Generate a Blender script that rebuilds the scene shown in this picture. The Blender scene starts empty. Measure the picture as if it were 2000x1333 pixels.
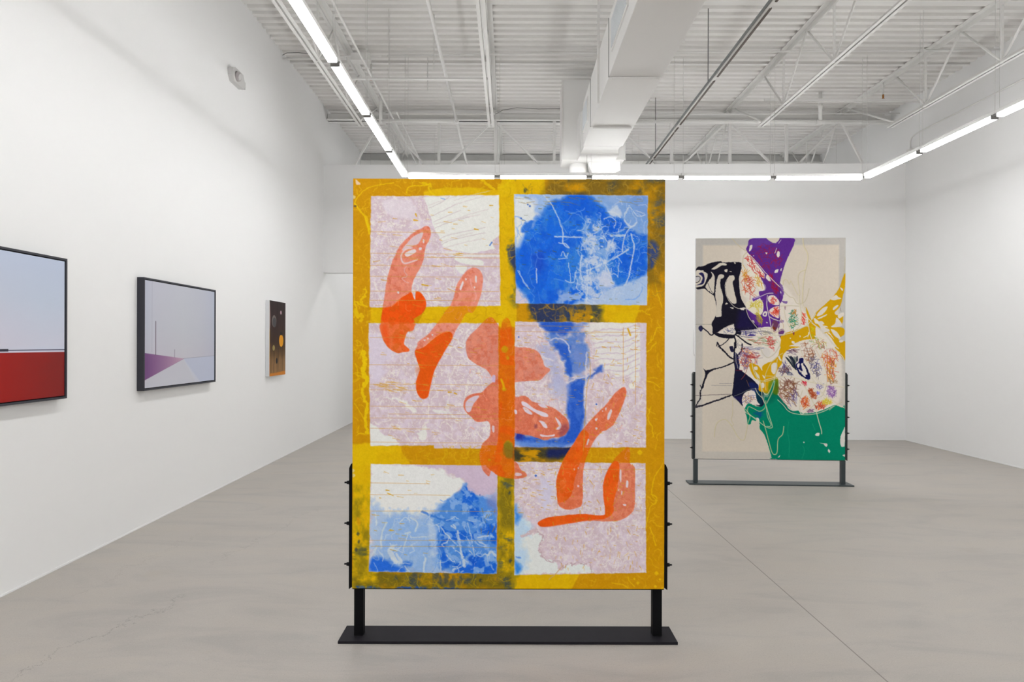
import bpy, bmesh, math, random
import numpy as np
from mathutils import Vector, Matrix

rng = random.Random(7)
SC = bpy.context.scene
COL = SC.collection
EYE = 1.52          # camera height
F = 1333.33         # focal length in pixels of the 2000 px wide frame

# ------------------------------------------------------------------ helpers
def link(o, parent=None):
    COL.objects.link(o)
    if parent is not None:
        o.parent = parent
    return o

def tag(o, label=None, cat=None, group=None, kind=None):
    if label: o['label'] = label
    if cat: o['category'] = cat
    if group: o['group'] = group
    if kind: o['kind'] = kind
    return o

def empty(name, loc=(0, 0, 0), rz=0.0, label=None, cat=None, group=None):
    o = bpy.data.objects.new(name, None)
    o.empty_display_size = 0.1
    link(o)
    o.location = loc
    o.rotation_euler = (0, 0, rz)
    return tag(o, label, cat, group)

class MB:
    """collects shapes for ONE mesh object"""
    def __init__(self):
        self.bm = bmesh.new()
    def box(self, x0, y0, z0, x1, y1, z1, bevel=0.0):
        r = bmesh.ops.create_cube(self.bm, size=1.0)
        vs = r['verts']
        for v in vs:
            v.co = Vector((x0 + (v.co.x + .5) * (x1 - x0), y0 + (v.co.y + .5) * (y1 - y0), z0 + (v.co.z + .5) * (z1 - z0)))
        if bevel > 0:
            es = list({e for v in vs for e in v.link_edges})
            bmesh.ops.bevel(self.bm, geom=es, offset=bevel, segments=2, profile=0.6, affect='EDGES')
        return self
    def tube(self, pts, r, n=10, cap=True):
        pts = [Vector(p) for p in pts]
        rings = []
        up = Vector((0, 0, 1))
        for i, p in enumerate(pts):
            if i == 0: d = pts[1] - pts[0]
            elif i == len(pts) - 1: d = pts[-1] - pts[-2]
            else: d = (pts[i + 1] - p).normalized() + (p - pts[i - 1]).normalized()
            d.normalize()
            a = d.cross(up)
            if a.length < 1e-3: a = d.cross(Vector((0, 1, 0)))
            a.normalize(); b = d.cross(a).normalized()
            rr = r[i] if isinstance(r, (list, tuple)) else r
            rings.append([self.bm.verts.new(p + (a * math.cos(2 * math.pi * k / n) + b * math.sin(2 * math.pi * k / n)) * rr) for k in range(n)])
        for i in range(len(rings) - 1):
            for k in range(n):
                f = self.bm.faces.new((rings[i][k], rings[i][(k + 1) % n], rings[i + 1][(k + 1) % n], rings[i + 1][k]))
                f.smooth = True
        if cap:
            self.bm.faces.new(rings[0]); self.bm.faces.new(list(reversed(rings[-1])))
        return self
    def bar(self, a, b, w, h, up=(0, 0, 1)):
        """rectangular bar from a to b, width w, height h"""
        a = Vector(a); b = Vector(b); d = (b - a).normalized()
        u = Vector(up)
        s = d.cross(u)
        if s.length < 1e-3: s = d.cross(Vector((0, 1, 0)))
        s.normalize(); t = s.cross(d).normalized()
        ra = [self.bm.verts.new(a + s * w / 2 * i + t * h / 2 * j) for i, j in ((-1, -1), (1, -1), (1, 1), (-1, 1))]
        rb = [self.bm.verts.new(b + s * w / 2 * i + t * h / 2 * j) for i, j in ((-1, -1), (1, -1), (1, 1), (-1, 1))]
        for k in range(4):
            self.bm.faces.new((ra[k], ra[(k + 1) % 4], rb[(k + 1) % 4], rb[k]))
        self.bm.faces.new(ra); self.bm.faces.new(list(reversed(rb)))
        return self
    def prism(self, prof, x0, x1, axis='x'):
        """extrude a closed 2-D profile along an axis"""
        def P(u, v, w):
            if axis == 'x': return Vector((w, u, v))
            if axis == 'y': return Vector((u, w, v))
            return Vector((u, v, w))
        A = [self.bm.verts.new(P(u, v, x0)) for u, v in prof]
        B = [self.bm.verts.new(P(u, v, x1)) for u, v in prof]
        n = len(prof)
        for k in range(n):
            self.bm.faces.new((A[k], A[(k + 1) % n], B[(k + 1) % n], B[k]))
        self.bm.faces.new(A); self.bm.faces.new(list(reversed(B)))
        return self
    def build(self, name, mat, parent=None):
        bmesh.ops.recalc_face_normals(self.bm, faces=self.bm.faces)
        me = bpy.data.meshes.new(name)
        self.bm.to_mesh(me); self.bm.free()
        me.materials.append(mat)
        return link(bpy.data.objects.new(name, me), parent)

def copy_tree(o, parent=None):
    c = o.copy()
    COL.objects.link(c)
    c.parent = parent
    for ch in list(o.children):
        copy_tree(ch, c)
    return c

# ------------------------------------------------------------------ materials
def lin(c):
    return tuple(((v / 255) / 12.92 if v / 255 <= .04045 else (((v / 255) + .055) / 1.055) ** 2.4) for v in c)

def new_mat(name):
    m = bpy.data.materials.new(name); m.use_nodes = True
    nt = m.node_tree
    b = nt.nodes['Principled BSDF']
    return m, nt, b

def simple(name, rgb, rough=.5, metal=0.0, bump=0.0, bscale=60, var=0.0, spec=.5):
    m, nt, b = new_mat(name)
    col = tuple(rgb) + (1,)
    b.inputs['Base Color'].default_value = col
    b.inputs['Roughness'].default_value = rough
    b.inputs['Metallic'].default_value = metal
    b.inputs['Specular IOR Level'].default_value = spec
    tc = nt.nodes.new('ShaderNodeTexCoord')
    nz = nt.nodes.new('ShaderNodeTexNoise')
    nz.inputs['Scale'].default_value = bscale; nz.inputs['Detail'].default_value = 4
    nt.links.new(tc.outputs['Object'], nz.inputs['Vector'])
    if var > 0:
        mx = nt.nodes.new('ShaderNodeMix'); mx.data_type = 'RGBA'
        mx.inputs['A'].default_value = tuple(v * (1 - var) for v in rgb) + (1,)
        mx.inputs['B'].default_value = tuple(min(1, v * (1 + var)) for v in rgb) + (1,)
        n2 = nt.nodes.new('ShaderNodeTexNoise'); n2.inputs['Scale'].default_value = bscale * .07; n2.inputs['Detail'].default_value = 5
        nt.links.new(tc.outputs['Object'], n2.inputs['Vector'])
        nt.links.new(n2.outputs['Fac'], mx.inputs['Factor'])
        nt.links.new(mx.outputs['Result'], b.inputs['Base Color'])
    if bump > 0:
        bp = nt.nodes.new('ShaderNodeBump'); bp.inputs['Strength'].default_value = bump; bp.inputs['Distance'].default_value = .002
        nt.links.new(nz.outputs['Fac'], bp.inputs['Height'])
        nt.links.new(bp.outputs['Normal'], b.inputs['Normal'])
    return m

M = {}
M['wall'] = simple('gallery_wall_paint', (.885, .882, .88), .75, bump=.05, bscale=180, var=.006, spec=.2)
M['upper'] = simple('painted_block_wall', (.78, .775, .76), .8, bump=.15, bscale=90, var=.02, spec=.2)
M['deck'] = simple('painted_metal_deck', (.82, .805, .78), .6, bump=.04, bscale=60, var=.03, spec=.3)
M['steel'] = simple('white_painted_steel', (.80, .79, .77), .5, bump=.04, bscale=90, var=.02, spec=.4)
M['duct'] = simple('white_painted_sheet_metal', (.80, .79, .775), .45, bump=.02, bscale=20, var=.012, spec=.4)
M['grille'] = simple('white_grille_blades', (.72, .75, .78), .4)
M['pipe'] = simple('white_painted_pipe', (.82, .81, .79), .4)
M['rust'] = simple('bare_brass_sprinkler', (.45, .2, .06), .4, metal=.6)
M['black'] = simple('black_powder_coat', (.006, .006, .007), .6, bump=.05, bscale=400, spec=.06)
M['blacktop'] = simple('black_steel_plate', (.017, .0155, .020), .6, bump=.05, bscale=300, var=.15, spec=.1)
M['blue_steel'] = simple('blue_black_steel', (.035, .047, .052), .42, bump=.08, bscale=300, var=.2, spec=.45)
M['blue_black'] = simple('dark_steel_angle', (.016, .021, .023), .45, bump=.05, bscale=300, spec=.35)
M['bolt'] = simple('black_bolt', (.006, .006, .008), .5, spec=.15)
M['galv'] = simple('galvanised_strut', (.27, .29, .29), .4, metal=.5, var=.1)
M['brown'] = simple('dark_track_slot', (.10, .075, .06), .6)
M['cable'] = simple('dark_wire', (.12, .125, .12), .5)
M['wirewhite'] = simple('white_wire', (.66, .65, .63), .5)
M['housing'] = simple('white_light_housing', (.82, .81, .80), .4)
M['frame'] = simple('charcoal_frame_metal', (.050, .051, .062), .5, bump=.03, bscale=200, spec=.15)
M['endcap'] = simple('grey_end_cap', (.3, .295, .285), .6)
M['plastic'] = simple('white_plastic', (.62, .61, .60), .4)
M['lens'] = simple('grey_lamp_lens', (.45, .42, .42), .3)
M['canvas_edge'] = simple('white_primed_canvas', (.74, .75, .77), .8, bump=.2, bscale=500)
M['canvas_back'] = simple('raw_canvas_back', (.45, .40, .32), .9)

def emissive(name, col, s):
    m = bpy.data.materials.new(name); m.use_nodes = True
    nt = m.node_tree; nt.nodes.clear()
    e = nt.nodes.new('ShaderNodeEmission'); o = nt.nodes.new('ShaderNodeOutputMaterial')
    e.inputs['Color'].default_value = tuple(col) + (1,); e.inputs['Strength'].default_value = s
    nt.links.new(e.outputs[0], o.inputs[0])
    return m
LIGHT = 13.9
M['glow'] = emissive('led_diffuser', (.985, .997, 1.0), LIGHT)

# concrete floor with its saw cut and the hairline cracks
def floor_mat():
    m, nt, b = new_mat('polished_concrete')
    N = nt.nodes.new; L = nt.links.new
    tc = N('ShaderNodeTexCoord')
    def noise(scale, detail=6, rough=.6, dist=0, vec=None):
        n = N('ShaderNodeTexNoise'); n.inputs['Scale'].default_value = scale; n.inputs['Detail'].default_value = detail
        n.inputs['Roughness'].default_value = rough; n.inputs['Distortion'].default_value = dist
        L(vec or tc.outputs['Object'], n.inputs['Vector']); return n
    def math_(op, a, bb=None, clamp=False):
        n = N('ShaderNodeMath'); n.operation = op; n.use_clamp = clamp
        for i, v in enumerate((a, bb)):
            if v is None: continue
            if isinstance(v, (int, float)): n.inputs[i].default_value = v
            else: L(v, n.inputs[i])
        return n.outputs[0]
    def ramp(src, stops):
        r = N('ShaderNodeValToRGB'); el = r.color_ramp.elements
        while len(el) < len(stops): el.new(.5)
        for e, (p, c) in zip(el, stops):
            e.position = p; e.color = tuple(c) + (1,)
        L(src, r.inputs[0]); return r.outputs[0]
    def mix(fac, a, bb, blend='MIX'):
        n = N('ShaderNodeMix'); n.data_type = 'RGBA'; n.blend_type = blend
        if isinstance(fac, (int, float)): n.inputs['Factor'].default_value = fac
        else: L(fac, n.inputs['Factor'])
        for k, v in (('A', a), ('B', bb)):
            if isinstance(v, tuple): n.inputs[k].default_value = v + (1,)
            else: L(v, n.inputs[k])
        return n.outputs['Result']
    g = 1.09
    def c(r, gg, bb): return tuple(v * g for v in (r, gg, bb))
    big = ramp(noise(.55, 5, .55, .6).outputs['Fac'], [(.30, c(.385, .352, .318)), (.5, c(.43, .395, .362)), (.72, c(.46, .43, .395))])
    mp = N('ShaderNodeMapping'); mp.inputs['Scale'].default_value = (.8, 2.2, 1); mp.inputs['Rotation'].default_value = (0, 0, .25); L(tc.outputs['Object'], mp.inputs['Vector'])
    mid = noise(1.3, 7, .62, 1.2, mp.outputs[0])
    col = mix(.55, big, ramp(mid.outputs['Fac'], [(.32, c(.335, .318, .30)), (.5, c(.43, .40, .368)), (.7, c(.475, .435, .385))]))
    # aggregate flecks
    fine = noise(160, 3, .7)
    col = mix(math_('MULTIPLY', math_('SUBTRACT', fine.outputs['Fac'], .55, True), 3.6, True), col, c(.25, .23, .215))
    fine2 = noise(95, 3, .7)
    col = mix(math_('MULTIPLY', math_('SUBTRACT', fine2.outputs['Fac'], .58, True), 2.5, True), col, c(.56, .53, .50))
    # stains
    st = noise(1.9, 4, .5, .4)
    col = mix(math_('MULTIPLY', math_('SUBTRACT', st.outputs['Fac'], .64, True), 2.6, True), col, c(.36, .315, .25))
    sep = N('ShaderNodeSeparateXYZ'); L(tc.outputs['Object'], sep.inputs[0])
    X, Y = sep.outputs[0], sep.outputs[1]
    # saw cut, almost parallel to the side walls
    jx = math_('ADD', math_('MULTIPLY', Y, -.0115), 1.742)
    d = math_('ABSOLUTE', math_('SUBTRACT', X, jx))
    cut = math_('SUBTRACT', 1.0, math_('MULTIPLY', math_('SUBTRACT', d, .0026, True), 600, True), True)
    col = mix(math_('MULTIPLY', cut, .8), col, c(.17, .145, .13))
    # hairline cracks : wandering lines x = a + b*y + noise(y), only between y0 and y1
    wob = noise(2.2, 7, .75)
    w = math_('MULTIPLY', math_('SUBTRACT', wob.outputs['Fac'], .5), .55)
    for (x0, s, y0, y1, wd, amt) in ((-3.13, .28, 3.0, 4.2, .0014, .7), (-2.62, .13, 4.6, 6.4, .0012, .45), (-2.98, .09, 4.0, 5.6, .001, .35)):
        cx = math_('ADD', math_('ADD', math_('MULTIPLY', Y, s), x0), w)
        dd = math_('ABSOLUTE', math_('SUBTRACT', X, cx))
        ln = math_('SUBTRACT', 1.0, math_('MULTIPLY', math_('SUBTRACT', dd, wd, True), 500, True), True)
        win = math_('MULTIPLY', math_('MULTIPLY', math_('SUBTRACT', Y, y0, True), 8, True), math_('MULTIPLY', math_('SUBTRACT', y1, Y, True), 8, True))
        col = mix(math_('MULTIPLY', math_('MULTIPLY', ln, win), amt), col, c(.16, .14, .125))
    L(col, b.inputs['Base Color'])
    rr = math_('ADD', math_('MULTIPLY', mid.outputs['Fac'], .25), .42)
    L(rr, b.inputs['Roughness'])
    b.inputs['Specular IOR Level'].default_value = .35
    bp = N('ShaderNodeBump'); bp.inputs['Strength'].default_value = .06; bp.inputs['Distance'].default_value = .002
    L(fine.outputs['Fac'], bp.inputs['Height']); L(bp.outputs['Normal'], b.inputs['Normal'])
    return m
M['floor'] = floor_mat()
# ------------------------------------------------------------------ the room
XL, XR = -3.03, 6.30        # side walls
YR = -8.0                   # wall behind the camera
YF = 13.9                   # outer wall beyond the partition
ZD = EYE + 3.86             # underside of the roof deck
PYL, PYR = 11.07, 10.88     # partition at the left and the right wall (it stands slightly askew)
ZP = EYE + 2.895            # top of the partition

def struct(name, mb, mat):
    return tag(mb.build(name, mat), kind='structure')

struct('floor', MB().box(XL - .3, YR - .3, -.2, XR + .3, YF + .3, 0), M['floor'])
struct('wall_left', MB().box(XL - .25, YR, 0, XL, YF, ZD + .2), M['wall'])
struct('wall_right', MB().box(XR, YR, 0, XR + .25, YF, ZD + .2), M['wall'])
struct('wall_rear', MB().box(XL, YR - .25, 0, XR, YR, ZD + .2), M['wall'])
struct('wall_far', MB().box(XL, YF, 0, XR, YF + .25, ZD + .2), M['upper'])

# partition with the passage at its left end
def py(x): return PYL + (PYR - PYL) * (x - XL) / (XR - XL)
OX = -1.55
def slab(mb, x0, x1, z0, z1, t=.16):
    mb.prism([(x0, py(x0)), (x1, py(x1)), (x1, py(x1) + t), (x0, py(x0) + t)], z0, z1, 'z')
mb = MB()
slab(mb, XL, OX, EYE + 1.146, ZP)
slab(mb, OX, XR, 0, ZP)
struct('wall_back', mb, M['wall'])

# fluted steel deck, flutes across the room
P = .1524
mb = MB()
bm = mb.bm
ys = []
y = YR
while y < YF:
    ys += [(y, 0), (y + .072, 0), (y + .090, .038), (y + .134, .038), (y + P, 0)]
    y += P
prev = None
for i, (yy, dz) in enumerate(ys):
    if i and abs(ys[i - 1][0] - yy) < 1e-6: continue
    a = bm.verts.new((XL, min(yy, YF), ZD + dz)); b_ = bm.verts.new((XR, min(yy, YF), ZD + dz))
    if prev: bm.faces.new((prev[0], prev[1], b_, a))
    prev = (a, b_)
mb.box(XL - .25, YR - .25, ZD + .06, XR + .25, YF + .25, ZD + .2)
struct('ceiling', mb, M['deck'])
# laps between deck sheets
for i, (yy, wd) in enumerate(((7.62, .07), (9.36, .05), (12.9, .07))):
    struct('trim_%d' % (i + 1), MB().box(XL + .002, yy, ZD - .012, XR - .002, yy + wd, ZD - .001), M['steel'])
# ledge at the far wall
struct('trim_4', MB().box(XL + .002, YF - .12, ZD - .30, XR - .002, YF - .002, ZD - .16), M['steel'])
struct('baseboard_left', MB().box(XL, YR + .002, .001, XL + .006, YF - .002, .014), M['wall'])
struct('baseboard_right', MB().box(XR - .006, YR + .002, .001, XR, PYR - .002, .014), M['wall'])
mb = MB()
mb.prism([(OX + .01, py(OX) - .006), (XR - .008, py(XR) - .006), (XR - .008, py(XR)), (OX + .01, py(OX))], .001, .014, 'z')
struct('baseboard_back', mb, M['wall'])

# ------------------------------------------------------------------ roof joists
ZT = EYE + 3.80             # underside of the top chord
ZB = EYE + 3.14             # bottom chord
GY = 11.30                  # girder
def joist(x, label, y0, y1, nodes, bc0, bc1):
    root = empty('roof_joist', (x, 0, ZB), 0, label, 'joist', 'open web joists under the deck')
    z = ZT - ZB
    for s in (-1, 1):
        mb = MB()
        mb.box(min(s * .003, s * .068), y0, z + .046, max(s * .003, s * .068), y1, z + .0595)
        mb.box(min(s * .003, s * .010), y0, z - .012, max(s * .003, s * .010), y1, z + .046)
        mb.build('top_chord', M['steel'], root)
        mb = MB()
        mb.box(min(s * .010, s * .045), bc0, -.004, max(s * .010, s * .045), bc1, .004)
        mb.box(min(s * .010, s * .016), bc0, 0, max(s * .010, s * .016), bc1, .042)
        mb.build('bottom_chord', M['steel'], root)
    diag = MB().tube([(0, 0, .02), (0, .70, z + .02)], .014, 8).build('web_bar', M['steel'], root)
    first = True
    for yb in nodes:
        if first: d = diag; first = False
        else: d = diag.copy(); COL.objects.link(d); d.parent = root
        d.location = (0, yb, 0)
        e = diag.copy(); COL.objects.link(e); e.parent = root
        e.location = (0, yb, 0); e.rotation_euler = (0, 0, math.pi)
    ver = MB().bar((0, 0, .0), (0, 0, z + .02), .022, .022).build('web_post', M['steel'], root)
    first = True
    for yb in nodes:
        if first: d = ver; first = False
        else: d = ver.copy(); COL.objects.link(d); d.parent = root
        d.location = (0, yb, 0)
    # end strut from the end of the bottom chord up to the girder
    if bc1 < y1 - .5:
        MB().tube([(0, bc1 - .15, .02), (0, min(bc1 + 1.2, y1 - .1), z + .02)], .014, 8).build('end_strut', M['steel'], root)
    else:
        MB().tube([(0, bc0 + .1, .02), (0, y0 + .12, z + .02)], .014, 8).build('end_strut', M['steel'], root)
    return root
JX = [-2.15, -.28, 1.67, 3.60, 5.47]
JL = ['white steel roof joist nearest the left wall', 'white steel roof joist left of the big duct, over the yellow painting',
      'white steel roof joist hidden above the big duct', 'white steel roof joist just right of the dark hanging track',
      'white steel roof joist nearest the right wall']
nodes = [9.0 - 1.4 * k for k in range(9)]
for x, l in zip(JX, JL):
    joist(x, l, YR + .05, GY + .05, nodes, YR + .4, 9.85)
JL2 = ['short joist beyond the girder at far left', 'short joist beyond the girder, second from the left', 'short joist beyond the girder behind the duct box',
       'short joist beyond the girder, second from the right', 'short joist beyond the girder at far right']
for x, l in zip(JX, JL2):
    joist(x + .06, l, GY + .09, YF - .02, [12.75], 12.0, YF - .15)

# girder across the room above the partition
g = empty('roof_girder', (0, GY, ZB), 0, 'long white steel truss girder crossing above the back partition', 'girder')
zt = EYE + 3.68 - ZB
for s in (-1, 1):
    MB().box(XL + .01, min(s * .01, s * .10), zt, XR - .01, max(s * .01, s * .10), zt + .012).box(XL + .01, min(s * .01, s * .022), zt, XR - .01, max(s * .01, s * .022), zt + .115).build('top_chord', M['steel'], g)
    MB().box(XL + .3, min(s * .01, s * .10), -.36, XR - .3, max(s * .01, s * .10), -.348).box(XL + .3, min(s * .01, s * .022), -.46, XR - .3, max(s * .01, s * .022), -.35).build('bottom_chord', M['steel'], g)
jx = JX
mids = [(jx[i] + jx[i + 1]) / 2 for i in range(4)]
mids = [XL + .35] + mids + [XR - .35]
for i, x in enumerate(jx):
    for mx in (mids[i], mids[i + 1]):
        MB().bar((x, 0, zt + .02), (mx, 0, -.37), .028, .04, (0, 1, 0)).build('web_bar', M['steel'], g)
for x in mids[1:-1] + jx[1:4]:
    MB().bar((x + .03, 0, zt + .02), (x + .03, 0, -.37), .045, .045).build('web_post', M['steel'], g)
for x in jx:
    MB().box(x - .09, -.09, zt + .118, x + .09, .07, zt + .13).box(x - .05, -.07, zt + .12, x + .05, .05, zt + .18).build('joist_seat', M['steel'], g)

# bridging angles between joists
def at(px, z, y):   # photo column at a depth -> x
    return (px - 996.5) / F * y
b = MB().box(JX[0] - .02, 8.22, ZB + .046, JX[1] + .02, 8.26, ZB + .052).box(JX[0] - .02, 8.256, ZB + .046, JX[1] + .02, 8.26, ZB + .082).build('bridging_angle', M['steel'])
tag(b, 'white bridging angle tying the two left roof joists', 'bridging')
b = MB().box(JX[3] - .02, 9.62, ZB + .30, JX[4] + .4, 9.64, ZB + .33).build('bridging_angle', M['steel'])
tag(b, 'white bridging angle between the two right roof joists', 'bridging')

# ------------------------------------------------------------------ pipes and conduits
def pipe(name, pts, r, label, cat, mat='pipe', n=10):
    return tag(MB().tube(pts, r, n).build(name, M[mat]), label, cat)

zm = EYE + 3.39; ym = 10.40
r_ = empty('sprinkler_pipe', (0, ym, zm), 0, 'white sprinkler pipe running away from the camera left of the duct', 'pipe')
xs = -.82
MB().tube([(xs, 3.0 - ym, 0), (xs, -.04, 0)], .021, 12).build('branch_pipe', M['pipe'], r_)
MB().tube([(xs, .0, 0), (xs, .9, -.02), (xs - .0, 1.35, -.02), (xs + .02, 3.2, -.02)], .021, 12).build('branch_pipe', M['pipe'], r_)
MB().tube([(-1.98, 0, 0), (xs - .02, 0, 0)], .022, 12).build('cross_pipe', M['pipe'], r_)
MB().tube([(xs, -.035, 0), (xs, .035, 0)], .032, 12).tube([(xs - .05, 0, 0), (xs + .01, 0, 0)], .03, 12).build('tee_fitting', M['pipe'], r_)
MB().tube([(-1.98, 0, -.03), (-1.98, 0, .40)], .026, 12).build('riser', M['pipe'], r_)

r_ = empty('sprinkler_pipe', (0, ym, zm), 0, 'long white sprinkler pipe crossing the room right of the duct', 'pipe')
MB().tube([(1.70, 0, 0), (5.86, 0, 0)], .023, 12).build('cross_pipe', M['pipe'], r_)
MB().tube([(4.72, 0, 0), (4.72, 0, .46)], .027, 12).build('riser', M['pipe'], r_)
MB().tube([(4.66, 0, 0), (4.78, 0, 0)], .034, 12).build('tee_fitting', M['pipe'], r_)
MB().tube([(4.72, 0, .20), (4.72, 0, .27)], .033, 12).build('coupling', M['pipe'], r_)

pipe('conduit', [(XL + .01, 9.05, ZT - .02), (-1.97, 8.97, ZT - .02), (-1.7, 8.96, ZT - .02)], .011, 'thin white conduit from the left wall to the junction box', 'conduit')
pipe('conduit', [(-1.62, 8.96, ZT - .02), (.5, 8.88, ZT - .02), (6.28, 8.72, ZT - .02)], .012, 'thin white conduit spanning the room under the deck, nearest of the crossing ones', 'conduit')
wl = [(XL + .02, 9.0, ZT - .0), (-2.95, 9.0, ZT + .03), (-2.8, 9.0, ZT + .035), (-2.6, 9.01, ZT + .01), (-2.4, 9.0, ZT + .005)]
pipe('loose_wire', wl, .004, 'loose dark wire looping from the left wall onto a conduit', 'wire', 'cable', 6)
jb = empty('junction_box', (-1.95, 8.9, ZT - .12), 0, 'small white junction box under the deck above the hanging lights', 'box')
MB().box(-.12, -.06, 0, .12, .06, .09, .006).build('box_body', M['steel'], jb)
MB().box(-.125, -.066, -.008, .125, .066, 0, .002).build('cover_plate', M['steel'], jb)
pipe('conduit', [(-1.80, 3.0, EYE + 3.45), (-1.80, 8.7, EYE + 3.45), (-1.80, 13.5, EYE + 3.45)], .014, 'white conduit running lengthways just right of the left light run', 'conduit')
pipe('conduit', [(-1.70, 10.2, EYE + 3.45), (-1.70, 13.5, EYE + 3.45)], .012, 'short white conduit beside the lengthways one, above the partition', 'conduit')
pipe('conduit', [(-2.4, 11.08, EYE + 3.73), (-.25, 11.08, EYE + 3.735)], .012, 'thin white conduit along the girder, left of the duct', 'conduit')
pipe('conduit', [(1.9, 11.08, EYE + 3.73), (6.28, 11.02, EYE + 3.74)], .012, 'thin white conduit along the girder, right of the duct', 'conduit')
pipe('loose_wire', [(-.25, 11.0, EYE + 3.70), (-.12, 11.0, EYE + 3.77), (.1, 10.98, EYE + 3.80), (.45, 10.96, EYE + 3.775), (.80, 10.9, EYE + 3.76)], .004, 'slack grey wire from the second joist to the duct box', 'wire', 'cable', 6)
pipe('conduit', [(3.95, 10.1, EYE + 3.59), (6.28, 10.1, EYE + 3.60)], .011, 'short thin white conduit to the right wall below the deck', 'conduit')
def hanger(x, y, z0, z1, label):
    return tag(MB().tube([(x, y, z0), (x, y, z1)], .005, 6).build('hanger_rod', M['wirewhite']), label, 'rod')
hanger(-1.12, 9.2, EYE + 3.41, ZD, 'thin white hanger rod above the left end of the back lights')
hanger(-.9, 8.0, EYE + 3.2, ZD, 'thin white hanger rod beside the sprinkler branch pipe')
for (x, yy, l) in ((-1.90, 9.3, 'brass sprinkler head on a drop left of the branch pipe'), (5.43, 9.95, 'brass sprinkler head by the rightmost joist')):
    s_ = empty('fire_sprinkler', (x, yy, EYE + 3.62), 0, l, 'sprinkler')
    MB().tube([(0, 0, -.02), (0, 0, .03)], .014, 8).tube([(-.02, 0, -.03), (.02, 0, -.03)], .006, 6).build('nozzle', M['rust'], s_)
    MB().tube([(0, 0, .03), (0, 0, .20)], .012, 8).build('drop_pipe', M['pipe'], s_)

# ------------------------------------------------------------------ duct
XD0, XD1 = .936, 1.445
Z0, Z1 = EYE + 2.55, EYE + 3.11
d = empty('air_duct', (0, 0, Z0), 0, 'big white rectangular air duct running overhead to a duct box', 'duct')
h = Z1 - Z0
joints = [YR + .3, -5.5, -4.0, -2.5, -1.0, .5, 2.0, 3.5, 5.0, 6.51, 8.0, 8.80]
for a, b2 in zip(joints[:-1], joints[1:]):
    MB().box(XD0, a + .004, 0, XD1, b2 - .004, h, .004).build('duct_section', M['duct'], d)
for yy in joints[1:-1]:
    MB().box(XD0 + .03, yy - .012, -.024, XD1 - .03, yy + .022, -.002, .002).build('joint_flange', M['steel'], d)
    MB().box(XD0 - .004, yy - .006, -.002, XD0 + .004, yy + .006, h).build('side_seam', M['cable'], d)
# flexible connector, slightly waisted, then collar
mb = MB()
def ring(mb, y, inset, prev):
    vs = [mb.bm.verts.new(c) for c in ((XD0 + inset, y, inset), (XD1 - inset, y, inset), (XD1 - inset, y, h - inset), (XD0 + inset, y, h - inset))]
    if prev:
        for k in range(4):
            mb.bm.faces.new((prev[k], prev[(k + 1) % 4], vs[(k + 1) % 4], vs[k]))
    return vs
pv = None
for yy, ins in ((8.80, .0), (8.84, .012), (8.92, .02), (9.02, .02), (9.10, .008), (9.13, .0)):
    pv = ring(mb, yy, ins, pv)
mb.build('flex_connector', M['duct'], d)
MB().box(XD0 - .008, 9.13, -.008, XD1 + .008, 9.5, h + .008, .006).build('collar', M['duct'], d)
bx = MB().box(.72, 9.5, .02, 1.59, 9.95, 1.13, .01).build('plenum_box', M['duct'], d)
MB().box(.71, 9.49, .015, 1.60, 9.505, .03).box(.71, 9.49, .03, .725, 9.505, 1.12).box(1.585, 9.49, .03, 1.60, 9.505, 1.12).build('corner_flashing', M['steel'], d)
MB().tube([(.97, 9.78, -.14), (.97, 9.78, .03)], .125, 24).build('round_outlet', M['duct'], d)
mb = MB(); mb.prism([(1.10, -.02), (1.10, .02), (1.55, .02), (1.55, -.10), (1.42, -.16), (1.16, -.16)], 9.62, 9.90, 'y')
mb.build('lower_elbow', M['duct'], d)
for (ya, yb) in ((5.42, 6.28), (8.22, 8.72)):
    gq = MB().box(XD0 - .014, ya, .14, XD0 + .002, yb, .44, .003).build('side_grille', M['steel'], d)
    mb = MB(); k = 0
    while .165 + k * .022 < .42:
        z = .165 + k * .022
        mb.box(XD0 - .020, ya + .03, z, XD0 - .013, yb - .03, z + .013); k += 1
    mb.build('grille_blades', M['grille'], gq)
for yy, xx in ((5.75, XD1 + .01), (7.2, XD0 - .01), (7.2, XD1 + .01), (8.6, XD1 + .01)):
    MB().box(xx - .012, yy, -.006, xx + .012, yy + .02, ZT - Z0).build('hanger_strap', M['steel'], d)

# ------------------------------------------------------------------ dark hanging track
XT, ZTk = 2.277, EYE + 2.98
t = empty('hanging_track', (XT, 0, ZTk), 0, 'long dark metal track hung from thin rods right of the duct', 'track')
MB().box(-.022, YR + .6, 0, .022, 12.2, .035).build('strut_channel', M['galv'], t)
MB().box(-.016, YR + .6, -.012, .014, 12.2, 0).build('rail', M['steel'], t)
y = -4.0
while y < 12.0:
    MB().box(.004, y + .06, -.019, .024, y + 1.6, -.004).build('cover_strip', M['brown'], t)
    y += 1.66
for yy in (3.6, 5.6, 7.84, 10.68):
    MB().tube([(-.01, yy, .03), (-.01, yy, ZD - ZTk)], .005, 6).build('hanger_rod', M['cable'], t)

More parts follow.
